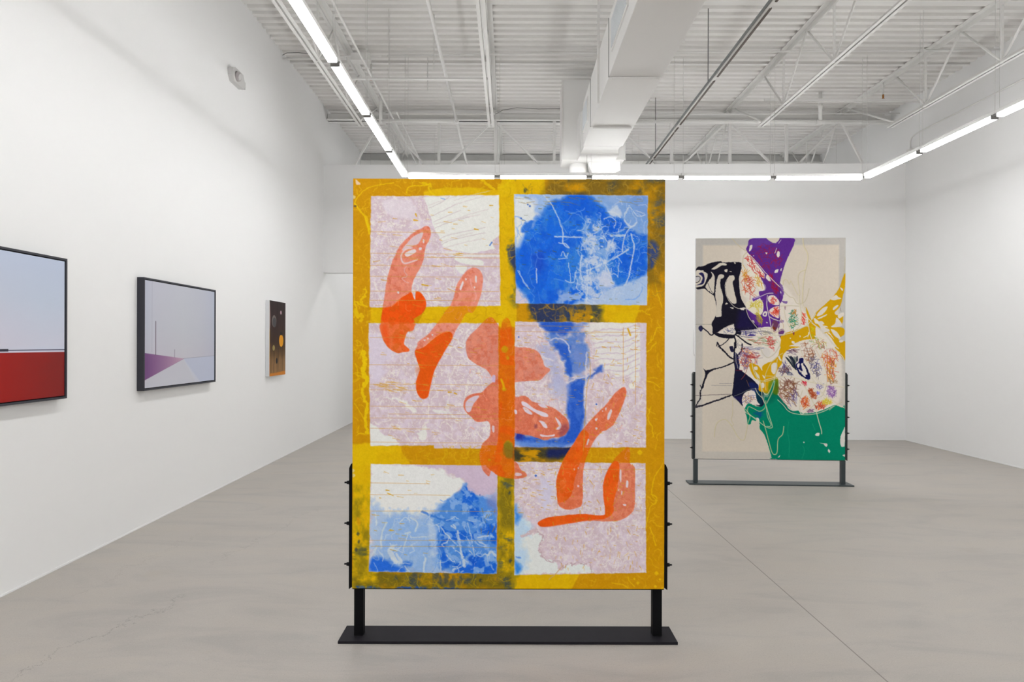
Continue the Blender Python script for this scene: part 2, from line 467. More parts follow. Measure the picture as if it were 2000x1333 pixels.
# ------------------------------------------------------------------ hanging light rectangle
ZL = EYE + 2.234
LX0, LX1, LY1 = -1.407, 4.751, 9.165
PIT = 1.2316
def make_light():
    r = empty('linear_light', (0, 0, 0))
    hl = PIT / 2
    MB().box(-hl + .002, -.030, .026, hl - .002, .030, .062, .004).box(-hl + .034, -.032, .0185, hl - .034, .032, .028, .002).build('housing', M['housing'], r)
    MB().box(-hl + .042, -.036, -.014, hl - .042, .036, .018, .005).build('diffuser', M['glow'], r)
    for s in (-1, 1):
        MB().box(min(s * (hl - .042), s * (hl - .034)), -.038, -.016, max(s * (hl - .042), s * (hl - .034)), .038, .026, .002).build('end_cap', M['endcap'], r)
        MB().box(min(s * (hl - .034), s * hl), -.022, .004, max(s * (hl - .034), s * hl), .022, .026, .002).build('joiner', M['endcap'], r)
        MB().tube([(s * (hl - .03), 0, .06), (s * (hl - .03), 0, ZD - ZL + .002)], .0022, 5).build('suspension_cable', M['wirewhite'], r)
    return r
proto = make_light()
used = False
def place_light(x, y, rz, label):
    global used
    o = proto if not used else copy_tree(proto)
    used = True
    o.location = (x, y, ZL); o.rotation_euler = (0, 0, rz)
    return tag(o, label, 'light', 'linear lights of the hanging rectangle')
ords = ['first', 'second', 'third', 'fourth', 'fifth']
nb = 5
for i in range(nb):
    x = LX0 + PIT * (i + .5)
    lab = ['glowing white light bar of the back run, touching its left corner', 'glowing white light bar of the back run above the middle of the yellow painting',
           'glowing white light bar of the back run below the duct box, over the blue blot', 'glowing white light bar of the back run between the two standing paintings',
           'glowing white light bar of the back run, touching its right corner'][i]
    place_light(x, LY1, 0, lab)
def side(x, n, name):
    for i in range(n):
        y = LY1 - .038 - PIT * (i + .5)
        if i < 4: lab = 'glowing white light bar, %s from the far corner in the %s run' % (ords[i], name)
        elif i == 4 and name == 'left': lab = 'glowing white light bar cut by the top edge of the photo, left run'
        else: lab = 'white light bar overhead in the %s run, outside the picture' % name
        place_light(x, y, math.pi / 2, lab)
NS = 9
side(LX0, NS, 'left'); side(LX1, NS, 'right')
YN = LY1 - PIT * NS - .13
for yy in (YN, YN - 2.4, YN - 4.6):  # rear two runs added to light the painting fronts; first closes the rectangle
    for i in range(nb):
        place_light(LX0 + PIT * (i + .5), yy, 0, 'unseen white light bar in a run behind the camera')
for i in range(7):  # unseen bars added to brighten the space beyond the partition
    place_light(-2.6 + PIT * (i + .5), 12.55, 0, 'white light bar added in the space beyond the back partition, out of sight')
# cables that meet the duct stop under it; one beside the dark track steps aside
for o in list(bpy.data.objects):
    if not o.name.startswith('suspension_cable') or o.parent is None: continue
    r = o.parent
    if abs(r.rotation_euler.z) > .1: continue
    sx = -1 if o.data == [c for c in proto.children if c.name.startswith('suspension_cable')][0].data else 1
    xx = r.location.x + sx * (PIT / 2 - .03)
    if XD0 - .01 < xx < XD1 + .01:
        top = Z0 if r.location.y < 9.5 else Z0
        o.scale.z = (Z0 + .001 - ZL) / (ZD + .002 - ZL) if r.location.y < 9.5 else 1
    if abs(xx - XT) < .04:
        o.location.x = -.06

# ------------------------------------------------------------------ small wall fittings
e = empty('emergency_light', (XL, 7.48, EYE + 2.90), 0, 'small white emergency light high on the left wall', 'light')
mb = MB(); mb.prism([(-.17, .055), (-.10, .085), (.12, .085), (.17, .0), (.12, -.075), (-.12, -.075), (-.17, -.02)], -.002, .055, 'x')
mb.build('housing', M['plastic'], e)
for s in (-1,):
    MB().tube([(.05, s * .06, .0), (.085, s * .06, -.005)], [.055, .050], 16).build('lamp_head', M['lens'], e)
    MB().tube([(.085, s * .06, -.005), (.09, s * .06, -.006)], [.036, .034], 16).build('lamp_lens', M['plastic'], e)
MB().box(.0, .12, -.05, .05, .20, .03, .004).build('test_box', M['plastic'], e)
c = MB().tube([(XR - .02, 10.72, EYE + 3.08), (XR - .02, 10.72, EYE + 3.20), (XR - .02, 10.68, EYE + 3.25), (XR - .02, 10.60, EYE + 3.27), (XR - .02, 10.45, EYE + 3.275), (XR - .02, 2.0, EYE + 3.23)], .010, 8).build('conduit', M['steel'])
tag(c, 'thin bent conduit running along the right wall above the lights', 'conduit')
c = MB().box(XR - .05, 10.68, EYE + 2.90, XR, 10.78, EYE + 3.08, .004).build('outlet_box', M['steel'])
tag(c, 'small white box at the end of the bent conduit on the right wall', 'box')
# thermostat-like cover on the back wall, mostly hidden behind the second painting
xw = at(1358, 0, 10.93)
c = empty('wall_switch_cover', (xw, py(xw), EYE + .02), 0, 'slim white cover on the back wall beside the far painting', 'switch')
MB().box(-.015, -.022, -.20, .05, 0, .22, .004).build('cover', M['wall'], c)
MB().box(-.01, -.026, -.20, .045, -.022, -.18).build('bottom_edge', M['plastic'], c)
# ------------------------------------------------------------------ painting engine (colour laid down stroke by stroke on a fine mesh)
class Art:
    def __init__(self, x0, y0, x1, y1, s, base):
        self.x0, self.y0, self.x1, self.y1 = x0, y0, x1, y1
        self.w = int(round((x1 - x0) * s)) + 1; self.h = int(round((y1 - y0) * s)) + 1
        self.X, self.Y = np.meshgrid(np.linspace(x0, x1, self.w), np.linspace(y0, y1, self.h))
        self.X = self.X.astype(np.float32); self.Y = self.Y.astype(np.float32)
        self.C = np.empty((self.h, self.w, 3), np.float32); self.C[:] = base
        self.B = np.zeros((self.h, self.w), np.float32)
        self.s = s
    def sl(self, bb, pad):
        i0 = max(0, int((bb[0] - pad - self.x0) * self.s)); i1 = min(self.w, int((bb[2] + pad - self.x0) * self.s) + 2)
        j0 = max(0, int((bb[1] - pad - self.y0) * self.s)); j1 = min(self.h, int((bb[3] + pad - self.y0) * self.s) + 2)
        return (slice(j0, max(j0, j1)), slice(i0, max(i0, i1)))
    def all(self): return (slice(0, self.h), slice(0, self.w))
    def noise(self, f, seed=0, oct=4, gain=.5, sl=None, fy=None, ang=0.0):
        sl = sl or self.all()
        X = self.X[sl]; Y = self.Y[sl]
        if ang:
            c, s = math.cos(ang), math.sin(ang); X, Y = X * c + Y * s, -X * s + Y * c
        fy = fy or f
        out = np.zeros(X.shape, np.float32); amp = 1.0; tot = 0
        fx = f
        for o in range(oct):
            r = np.random.RandomState(seed * 31 + o * 7 + 1)
            T = r.rand(256, 256).astype(np.float32)
            u = X * fx + 1000.3 + o * 17.1; v = Y * fy + 1000.7 + o * 9.3
            iu = np.floor(u).astype(np.int32); iv = np.floor(v).astype(np.int32)
            fu = u - iu; fv = v - iv
            fu = fu * fu * (3 - 2 * fu); fv = fv * fv * (3 - 2 * fv)
            a = T[iv & 255, iu & 255]; b = T[iv & 255, (iu + 1) & 255]; c = T[(iv + 1) & 255, iu & 255]; d = T[(iv + 1) & 255, (iu + 1) & 255]
            out += amp * ((a * (1 - fu) + b * fu) * (1 - fv) + (c * (1 - fu) + d * fu) * fv)
            tot += amp; amp *= gain; fx *= 2.03; fy *= 2.03
        return out / tot
    @staticmethod
    def smooth(p, closed=True, k=5):
        p = np.asarray(p, float); n = len(p)
        if n < 3: return p
        out = []
        rg = range(n) if closed else range(n - 1)
        for i in rg:
            p0 = p[(i - 1) % n] if closed or i > 0 else p[0]
            p1 = p[i]; p2 = p[(i + 1) % n]
            p3 = p[(i + 2) % n] if closed or i + 2 < n else p[-1]
            for t in np.arange(k) / k:
                out.append(.5 * ((2 * p1) + (-p0 + p2) * t + (2 * p0 - 5 * p1 + 4 * p2 - p3) * t * t + (-p0 + 3 * p1 - 3 * p2 + p3) * t ** 3))
        if not closed: out.append(p[-1])
        return np.array(out)
    def _warp(self, sl, rough, rf, seed):
        X = self.X[sl]; Y = self.Y[sl]
        if rough:
            X = X + (self.noise(rf, seed, 3, sl=sl) - .5) * 2 * rough
            Y = Y + (self.noise(rf, seed + 50, 3, sl=sl) - .5) * 2 * rough
        return X, Y
    def poly(self, pts, soft=.8, rough=0, rf=.12, seed=3, smooth=True):
        pts = self.smooth(pts) if smooth else np.asarray(pts, float)
        bb = (pts[:, 0].min(), pts[:, 1].min(), pts[:, 0].max(), pts[:, 1].max())
        sl = self.sl(bb, soft + rough + 1)
        X, Y = self._warp(sl, rough, rf, seed)
        if X.size == 0: return sl, X
        d2 = np.full(X.shape, 1e12, np.float32); ins = np.zeros(X.shape, bool)
        n = len(pts)
        for i in range(n):
            ax, ay = pts[i]; bx, by = pts[(i + 1) % n]
            dx, dy = bx - ax, by - ay; L = dx * dx + dy * dy
            if L < 1e-9: continue
            t = np.clip(((X - ax) * dx + (Y - ay) * dy) / L, 0, 1)
            np.minimum(d2, (X - ax - t * dx) ** 2 + (Y - ay - t * dy) ** 2, out=d2)
            if ay != by:
                c = ((ay > Y) != (by > Y)) & (X < dx * (Y - ay) / dy + ax)
                ins ^= c
        d = np.sqrt(d2); d = np.where(ins, d, -d)
        return sl, np.clip(d / (2 * soft) + .5, 0, 1)
    def line(self, pts, w, soft=.6, rough=0, rf=.15, seed=5, smooth=True, taper=False):
        pts = self.smooth(pts, False) if smooth and len(pts) > 2 else np.asarray(pts, float)
        bb = (pts[:, 0].min(), pts[:, 1].min(), pts[:, 0].max(), pts[:, 1].max())
        sl = self.sl(bb, w + soft + rough + 1)
        X, Y = self._warp(sl, rough, rf, seed)
        if X.size == 0: return sl, X
        best = np.full(X.shape, 1e6, np.float32); n = len(pts)
        for i in range(n - 1):
            ax, ay = pts[i]; bx, by = pts[i + 1]
            dx, dy = bx - ax, by - ay; L = dx * dx + dy * dy
            if L < 1e-9: continue
            t = np.clip(((X - ax) * dx + (Y - ay) * dy) / L, 0, 1)
            d = np.sqrt((X - ax - t * dx) ** 2 + (Y - ay - t * dy) ** 2)
            ww = w / 2
            if taper: ww = w / 2 * (1 - .8 * (i + t) / n)
            np.minimum(best, d - ww, out=best)
        return sl, np.clip(.5 - best / (2 * soft), 0, 1)
    def put(self, m, col, a=1.0, mod=None, bump=0.0):
        sl, k = m
        if k.size == 0: return
        k = k * a
        if mod is not None: k = k * (mod[sl] if mod.shape == self.X.shape else mod)
        k = k[..., None]
        col = np.asarray(col, np.float32)
        self.C[sl] = self.C[sl] * (1 - k) + col * k
        if bump: self.B[sl] += k[..., 0] * bump
    def mul(self, m, col, a=1.0, mod=None):
        sl, k = m
        if k.size == 0: return
        k = k * a
        if mod is not None: k = k * (mod[sl] if mod.shape == self.X.shape else mod)
        k = k[..., None]
        self.C[sl] = self.C[sl] * (1 - k) + self.C[sl] * (np.asarray(col, np.float32) / 255) * k
    def rect(self, x0, y0, x1, y1, soft=1.0, rough=1.0, rf=.08, seed=9):
        return self.poly([(x0, y0), (x1, y0), (x1, y1), (x0, y1)], soft, rough, rf, seed, False)
    def scribble(self, cx, cy, rx, ry, ang, cols, n, ln, w=.8, a=.9, seed=1, dirs=None):
        r = random.Random(seed)
        ca, sa = math.cos(ang), math.sin(ang)
        n = int(n * .62); ln = ln * 1.25
        for i in range(n):
            while True:
                u, v = r.uniform(-1, 1), r.uniform(-1, 1)
                if u * u + v * v < 1: break
            x = cx + u * rx * ca - v * ry * sa; y = cy + u * rx * sa + v * ry * ca
            th = r.choice(dirs) + r.gauss(0, .25) if dirs else r.uniform(0, math.pi)
            l = ln * r.uniform(.4, 1.2) / 2
            bend = r.uniform(-.25, .25) * l
            p = [(x - math.cos(th) * l, y - math.sin(th) * l), (x - math.sin(th) * bend, y + math.cos(th) * bend), (x + math.cos(th) * l, y + math.sin(th) * l)]
            self.put(self.line(p, w * r.uniform(.6, 1.2), .5, smooth=False), r.choice(cols), a)

def sstep(a, lo, hi):
    t = np.clip((a - lo) / (hi - lo), 0, 1); return t * t * (3 - 2 * t)

def srgb2lin(c):
    c = np.clip(c / 255.0, 0, 1)
    return np.where(c <= .04045, c / 12.92, ((c + .055) / 1.055) ** 2.4)

def art_mat(name, gain, rough=.55, relief=.0, tint=(1, 1, 1), spec=.3, weave=.15):
    m, nt, b = new_mat(name)
    N = nt.nodes.new; L = nt.links.new
    at_ = N('ShaderNodeVertexColor'); at_.layer_name = 'paint'
    mx = N('ShaderNodeMix'); mx.data_type = 'RGBA'; mx.blend_type = 'MULTIPLY'; mx.inputs['Factor'].default_value = 1
    L(at_.outputs['Color'], mx.inputs['A']); mx.inputs['B'].default_value = tuple(gain * t for t in tint) + (1,)
    L(mx.outputs['Result'], b.inputs['Base Color'])
    b.inputs['Roughness'].default_value = rough; b.inputs['Specular IOR Level'].default_value = spec
    tc = N('ShaderNodeTexCoord'); nz = N('ShaderNodeTexNoise'); nz.inputs['Scale'].default_value = 260; nz.inputs['Detail'].default_value = 3
    L(tc.outputs['Object'], nz.inputs['Vector'])
    ad = N('ShaderNodeMath'); ad.operation = 'MULTIPLY_ADD'; L(at_.outputs['Alpha'], ad.inputs[0]); ad.inputs[1].default_value = relief; L(nz.outputs['Fac'], ad.inputs[2])
    bp = N('ShaderNodeBump'); bp.inputs['Strength'].default_value = weave; bp.inputs['Distance'].default_value = .002
    L(ad.outputs[0], bp.inputs['Height']); L(bp.outputs['Normal'], b.inputs['Normal'])
    return m

def art_mesh(name, A, corner, ux, uz, width, height, mat, parent):
    """fine grid: corner = top-left point, ux = unit vector to the right, uz = unit vector downwards"""
    w, h = A.w, A.h
    u = np.linspace(0, width, w); v = np.linspace(0, height, h)
    U, V = np.meshgrid(u, v)
    co = np.empty((h, w, 3), np.float32)
    for k in range(3):
        co[..., k] = corner[k] + U * ux[k] + V * uz[k]
    me = bpy.data.meshes.new(name)
    nf = (w - 1) * (h - 1)
    me.vertices.add(w * h); me.vertices.foreach_set('co', co.ravel())
    idx = np.arange(w * h, dtype=np.int32).reshape(h, w)
    q = np.stack([idx[:-1, :-1], idx[1:, :-1], idx[1:, 1:], idx[:-1, 1:]], -1).reshape(-1)
    me.loops.add(nf * 4); me.loops.foreach_set('vertex_index', q)
    me.polygons.add(nf); me.polygons.foreach_set('loop_start', np.arange(nf, dtype=np.int32) * 4)
    me.update(calc_edges=True)
    ca = me.color_attributes.new('paint', 'FLOAT_COLOR', 'POINT')
    col = np.ones((w * h, 4), np.float32)
    col[:, :3] = srgb2lin(A.C.reshape(-1, 3)); col[:, 3] = A.B.ravel()
    ca.data.foreach_set('color', col.ravel())
    me.materials.append(mat)
    me.validate()
    return link(bpy.data.objects.new(name, me), parent)
# ------------------------------------------------------------------ painting one : yellow lattice, blue blot, orange figures
def z1(p): return [(680 + .2101 * x, 340 + .2101 * y) for x, y in p]
def z2(p): return [(990 + .2101 * x, 340 + .2101 * y) for x, y in p]
def z3(p): return [(680 + .2101 * x, 600 + .2101 * y) for x, y in p]
def z4(p): return [(990 + .2101 * x, 600 + .2101 * y) for x, y in p]
def z5(p): return [(680 + .2175 * x, 870 + .2175 * y) for x, y in p]
def z6(p): return [(990 + .2175 * x, 870 + .2175 * y) for x, y in p]

def paint_one():
    A = Art(689, 350, 1298, 1151, 1.0, (204, 146, 2))
    r = random.Random(11)
    OC = (198, 138, 3); YE = (226, 186, 2); OL = (84, 78, 42); DK = (48, 58, 92); CR = (228, 228, 222); LI = (210, 191, 200); OR = (230, 86, 10); SA = (226, 126, 100)
    n1 = A.noise(.010, 1, 5); n2 = A.noise(.03, 2, 5); n3 = A.noise(.09, 3, 4); n4 = A.noise(.25, 4, 3); n5 = A.noise(.6, 5, 2)
    A.C += ((n3 - .5) * 10)[..., None]
    full = A.all()
    # bright yellow areas of the lattice
    for q in [((826, 374), (870, 366), (975, 372), (980, 350), (1062, 350), (1066, 384), (826, 386)),
              ((972, 360), (1006, 360), (1010, 640), (972, 640)),
              ((689, 868), (735, 868), (740, 1151), (689, 1151)), ((689, 870), (782, 872), (790, 890), (806, 912), (689, 912)),
              ((1165, 590), (1250, 594), (1240, 634), (1150, 634)), ((835, 598), (905, 598), (880, 634), (815, 634)), ((905, 598), (990, 596), (990, 636), (890, 636)),
              ((985, 1115), (1135, 1118), (1118, 1151), (985, 1151)), ((974, 905), (1008, 905), (1008, 1130), (974, 1130)),
              ((725, 598), (757, 598), (755, 634), (724, 634))]:
        A.put(A.poly(q, 1.2, 3, .05, 12, False), YE, .92, .65 + .5 * n3)
    # brushy ochre over yellow in the bars
    A.put(A.rect(785, 874, 945, 912, 3, 5), (208, 150, 6), .8, sstep(n3, .38, .6))
    A.put(A.rect(1110, 870, 1262, 905, 2, 3), (206, 148, 4), .7)
    A.put(A.rect(972, 640, 1008, 880, 3, 3), (214, 118, 4), .85)
    A.put(A.rect(972, 760, 1008, 885, 5, 3), (206, 96, 4), .8)
    # yellow dribbles on the ochre sides
    YD = (228, 192, 4)
    def dr(p, w, a=.95, f=z1, rough=1.2): A.put(A.line(f(p), w, .6, rough, .2, 7), YD, a, bump=.4)
    dr([(60, 270), (100, 200), (190, 130), (320, 100), (420, 90)], 1.6); dr([(60, 280), (100, 340), (150, 400), (175, 480), (195, 560)], 3.2); dr([(160, 400), (180, 470), (195, 520)], 5)
    dr([(540, 180), (545, 140), (600, 115), (700, 110), (760, 90)], 2); dr([(690, 90), (760, 110), (740, 140), (800, 200)], 4.5, .9, rough=3); dr([(1240, 60), (1290, 100), (1350, 140)], 5, .8, rough=3)
    dr([(1390, 130), (1450, 110), (1500, 60)], 5, .8, rough=3); dr([(290, 60), (300, 90), (270, 110)], 1, .7)
    dr([(155, 1070), (165, 1120), (120, 1190), (160, 1240), (60, 1200), (90, 1290)], 4, .85, rough=4)
    dr([(140, 430), (150, 520), (140, 620), (175, 680), (150, 740)], 9, 1, z3, 3); dr([(130, 770), (150, 860), (180, 920), (160, 1040), (180, 1180)], 6, .95, z3, 3)
    dr([(60, 900), (110, 980), (160, 1070)], 1.6, .8, z3); dr([(70, 640), (120, 650), (180, 700)], 2, .8, z3, 3); dr([(60, 40), (90, 90), (130, 70), (110, 140)], 7, .8, z3, 4)
    for q in ([(1310, 350), (1360, 280), (1390, 200), (1440, 190)], [(1300, 690), (1360, 700), (1420, 740)], [(1340, 930), (1310, 1020), (1340, 1100), (1370, 1200)],
              [(1200, 40), (1260, 40), (1300, 60), (1330, 70)], [(1300, 420), (1340, 380), (1380, 330)]):
        dr(q, 2.2, .7, z4, 2.5)
    for q in ([(1390, 190), (1340, 260), (1310, 350), (1310, 450), (1340, 500), (1290, 560), (1270, 640), (1250, 740)], [(1290, 740), (1320, 820), (1340, 900)],
              [(1090, 1180), (1110, 1230), (1150, 1270)], [(950, 1240), (1040, 1250), (1090, 1280)], [(1300, 440), (1350, 470), (1330, 530), (1300, 520)]):
        dr(q, 1.8, .7, z6, 1.6)
    dr([(1340, 900), (1370, 1000), (1400, 1120), (1440, 1240)], 1.6, .7, z2); dr([(1310, 950), (1320, 1050), (1300, 1180)], 2, .7, z2)
    for (x, y, rr) in ((1283, 1120, 4), (1281, 1146, 3), (1290, 1132, 2.4), (1240, 1131, 2.2), (1250, 884, 5), (1247, 1139, 3)):
        A.put(A.poly([(x - rr, y), (x, y - rr), (x + rr, y), (x, y + rr)], .8), YD, .8)
    for i in range(60):
        x = r.choice((r.uniform(690, 720), r.uniform(1265, 1297))); y = r.uniform(352, 1148); q = [(x, y), (x + r.uniform(-4, 4), y + r.uniform(3, 14))]
        A.put(A.line(q, r.uniform(.8, 2), .6, 1.5, .3, i), YD, r.uniform(.3, .8))
    # dark olive smears where blue went over yellow
    def smear(x0, y0, x1, y1, col, lo, hi, a=.9, f=n2, soft=8, rough=10): A.put(A.rect(x0, y0, x1, y1, soft, rough, .04, 21), col, a, sstep(f, lo, hi))
    sm = A.noise(.022, 31, 5, .62, fy=.05); sm2 = A.noise(.05, 33, 5, .6, fy=.03)
    smear(1062, 346, 1305, 388, (124, 98, 30), .26, .60, .9, sm); smear(1110, 350, 1305, 380, (76, 76, 66), .44, .72, .85, sm2)
    smear(1262, 350, 1302, 560, (132, 102, 24), .26, .60, .85, sm2); smear(1268, 350, 1302, 470, (80, 86, 92), .46, .70, .8, sm)
    A.put(A.poly([(1266, 476), (1280, 474), (1286, 490), (1278, 518), (1268, 520)], 4, 3), (40, 66, 140), .85)
    smear(1036, 594, 1175, 636, (62, 68, 68), .30, .50, .95, sm); A.put(A.poly([(1038, 596), (1100, 594), (1130, 600), (1120, 622), (1060, 632), (1045, 615)], 6, 5), (40, 60, 110), .8, sstep(n3, .25, .6))
    smear(1095, 600, 1165, 636, (190, 140, 20), .46, .6, .75, A.noise(.12, 35, 4, fy=.04))
    smear(986, 874, 1118, 902, (58, 58, 44), .26, .46, .95, sm); A.put(A.poly([(1075, 876), (1125, 874), (1105, 890), (1070, 894)], 5, 4), (22, 34, 96), .85)
    smear(1000, 470, 1008, 600, (60, 70, 90), .4, .6, .7, n3); A.put(A.poly([(990, 486), (1006, 478), (1008, 520), (994, 512)], 3, 4), (44, 62, 110), .85)
    smear(972, 925, 1008, 1122, (118, 104, 24), .28, .62, .85, sm2); smear(974, 930, 1008, 1120, (62, 78, 90), .54, .74, .75, sm)
    smear(689, 950, 726, 1151, (132, 116, 20), .34, .68, .8, sm2); smear(689, 1070, 726, 1151, (70, 80, 60), .50, .72, .8, sm)
    smear(689, 1116, 1000, 1151, (116, 102, 24), .26, .60, .9, sm); smear(760, 1118, 1000, 1151, (60, 72, 82), .50, .72, .8, sm2)
    A.put(A.poly([(712, 1146), (760, 1148), (830, 1147), (900, 1151), (712, 1151)], 1, 3), (30, 76, 160), .9, sstep(n3, .3, .55))
    for (x, y) in ((700, 1044), (702, 1060), (696, 1076), (941, 1136), (998, 1096), (996, 964), (1025, 372)):
        A.put(A.poly([(x - 3, y), (x, y - 4), (x + 3, y), (x, y + 4)], 1.6, 2), (52, 62, 66), .8)
    A.put(A.line([(700, 1015), (702, 1024)], 6, 2), (214, 150, 10), .8)
    # window-like panes -----------------------------------------------
    panes = {1: [(724, 385), (973, 382), (977, 598), (722, 602)], 2: [(1003, 380), (1264, 382), (1263, 596), (1008, 593)],
             3: [(720, 633), (973, 632), (974, 871), (724, 872)], 4: [(1006, 629), (1262, 631), (1262, 874), (1005, 874)],
             5: [(725, 908), (972, 911), (971, 1122), (722, 1118)], 6: [(1005, 903), (1261, 905), (1263, 1119), (1006, 1124)]}
    PM = {}
    for k, q in panes.items():
        m = A.poly(q, .8, 1.2, .10, 40 + k, False)
        fm = np.zeros(A.X.shape, np.float32); fm[m[0]] = m[1]; PM[k] = fm
        A.put(m, LI)
    m = A.rect(848, 868, 953, 877, .8, .8); A.put(m, LI)
    # lilac mottling and white scratches
    warpn = A.noise(.05, 61, 4); veins = np.abs(A.noise(.045, 62, 5, .6) - .5)
    veins2 = np.abs(A.noise(.09, 63, 4, .6) - .5)
    lil = PM[1] + PM[3] + PM[4] + PM[6] + PM[5]
    lil = np.clip(lil, 0, 1)
    A.put((full, lil), (221, 207, 219), .75, sstep(n3, .45, .62)); A.put((full, lil), (206, 184, 190), .55, sstep(A.noise(.10, 66, 4), .46, .66))
    A.put((full, lil), (233, 228, 222), .75, (1 - sstep(veins, .008, .022)) * sstep(n2, .40, .55))
    A.put((full, lil), (235, 230, 220), .6, (1 - sstep(veins2, .01, .03)) * sstep(n1, .42, .56))
    A.put((full, lil), (226, 220, 216), .6, sstep(n4, .60, .72))
    # free white scratches, short wandering strokes
    def scratches(n, x0, y0, x1, y1, col, k, w0=.8, w1=2.4, a=.8, seed=1, ln=9):
        q = random.Random(seed)
        for i in range(n):
            x, y = q.uniform(x0, x1), q.uniform(y0, y1); th = q.uniform(0, 6.28); pts = [(x, y)]
            for j in range(q.choice((2, 3, 3, 4))):
                th += q.gauss(0, .7); l = ln * q.uniform(.4, 1.3); x += l * math.cos(th); y += l * math.sin(th); pts.append((x, y))
            m = A.line(pts, q.uniform(w0, w1), .6, 1.6, .22, i)
            A.put(m, col, a * q.uniform(.5, 1), PM[k])
    scratches(60, 725, 740, 970, 868, (234, 229, 220), 3, seed=2); scratches(50, 870, 640, 972, 760, (232, 226, 220), 3, seed=3); scratches(40, 780, 540, 972, 596, (232, 228, 222), 1, seed=4)
    scratches(26, 725, 470, 800, 590, (230, 224, 222), 1, seed=5); scratches(60, 1010, 640, 1150, 760, (230, 224, 222), 4, seed=6); scratches(40, 1130, 740, 1258, 870, (228, 220, 222), 4, seed=7)
    scratches(70, 1150, 910, 1258, 1115, (230, 222, 220), 6, seed=8); scratches(40, 1010, 910, 1150, 1000, (228, 220, 222), 6, seed=9); scratches(50, 1060, 1010, 1200, 1110, (222, 210, 212), 6, .8, 1.6, seed=10)
    SCR = scratches
    # white fields inside the panes
    def fld(q, col, soft=1.2, rough=3, k=None, a=1.0, mod=None, rf=.12, sm=True):
        m = A.poly(q, soft, rough, rf, 77, sm); mm = m[1]
        if k: mm = mm * PM[k][m[0]]
        A.put((m[0], mm), col, a, mod)
    fld(z1([(700, 215), (1400, 200), (1412, 560), (1330, 640), (1360, 700), (1240, 720), (1150, 745), (1000, 720), (880, 680), (850, 600), (800, 520), (760, 400), (730, 300)]), (229, 229, 224), 1, 1.5, 1, 1, sm=False)
    fld(z1([(330, 250), (520, 240), (620, 300), (640, 360), (600, 420), (430, 400), (340, 340)]), (224, 214, 222), 3, 3, 1, .8)
    fld(z1([(990, 780), (1100, 790), (1240, 810), (1245, 850), (1130, 845), (1010, 815)]), CR, 1, 1.5, 1)
    fld(z1([(1000, 850), (1100, 860), (1060, 930), (1010, 905)]), CR, 1, 3, 1, .9)
    fld(z1([(900, 720), (1050, 740), (1180, 750), (1400, 750), (1400, 770), (1000, 775)]), (228, 226, 222), 1, 2, 1, .8)
    fld(z3([(195, 1085), (240, 1100), (290, 1140), (330, 1200), (420, 1220), (460, 1260), (450, 1290), (200, 1290)]), (228, 228, 224), 1, 3, 3)
    fld(z3([(200, 290), (330, 300), (420, 420), (380, 500), (330, 560), (340, 640), (280, 700), (200, 690)]), (218, 208, 224), 5, 8, 3, .8)
    fld(z3([(720, 1100), (730, 1180), (700, 1240), (640, 1180), (690, 1140)]), CR, 1, 5, 3, .9); fld(z3([(790, 960), (900, 970), (920, 1000), (800, 985)]), CR, 1, 2, 3, .8)
    fld(z3([(340, 850), (460, 850), (570, 900), (640, 990), (600, 980), (480, 880)]), (230, 228, 222), 1, 4, 3, .85)
    fld(z3([(930, 860), (950, 980), (1040, 1060), (1110, 1100), (990, 1040), (900, 950)]), CR, 1, 4, 3, .6)
    fld(z4([(740, 150), (1230, 150), (1235, 660), (1100, 640), (1010, 690), (980, 620), (820, 500), (830, 400), (770, 260)]), (228, 226, 222), 3, 8, 4, .9)
    fld(z5([(205, 170), (700, 185), (740, 210), (870, 230), (900, 280), (1000, 300), (1060, 350), (1000, 420), (850, 560), (660, 650), (400, 640), (205, 600)]), (229, 230, 228), 3, 5, 5, 1, sm=False)
    fld(z5([(205, 500), (400, 620), (640, 640), (870, 540), (1340, 400), (1345, 1150), (190, 1140)]), (170, 196, 228), 8, 14, 5, .95, sm=False)
    # hatched diagonals in pane 1 and pane 4
    for (a, b, c) in ((750, 320, 190), (760, 400, 230), (790, 450, 250), (800, 510, 330), (850, 610, 420), (870, 660, 400)):
        A.put(A.line(z1([(a, b), (a + 100, b - 45), (a + c, b - 110)]), 1.1, .6, .8, .2, 3), (200, 186, 190), .85)
    for (a, b, c) in ((740, 300, 260), (800, 470, 420), (850, 640, 300), (900, 690, 360), (960, 300, 300), (1000, 420, 300), (980, 250, 330)):
        A.put(A.line(z1([(a, b), (a + c * .5, b - 50), (a + c, b - 90)]), 1.4, .8, 1, .2, 3), (212, 200, 200), .7)
    A.put(A.line(z1([(950, 780), (1050, 740)]), 1.2, .6), (170, 160, 165), .8)
    for i in range(9):
        yy = 200 + i * 55
        A.put(A.line(z4([(790, yy + 30), (930, yy + 5), (1080, yy + 10), (1230, yy - 55)]), 2.2, .8, 2.5, .15, 80 + i), (208, 192, 204), .85)
    A.put(A.rect(1250, 631, 1261, 740, 1, 1), (214, 200, 212), .8)
    fld(z4([(850, 1180), (900, 1150), (920, 1220), (950, 1290), (820, 1290)]), (222, 210, 218), 1, 1.5, 4); fld(z4([(1140, 710), (1190, 720), (1180, 760), (1140, 750)]), (232, 228, 220), 1, 1.5, 4)
    # pane 6 lower-left white / light blue and its coral-like rim
    fld(z6([(70, 600), (130, 660), (200, 680), (230, 740), (160, 800), (140, 830), (290, 790), (340, 840), (290, 920), (320, 1010), (430, 1040), (480, 1130), (560, 1080), (700, 1060), (760, 1100), (790, 1145), (70, 1165)]), (222, 226, 224), 1, 4, 6, 1, rf=.18, sm=False)
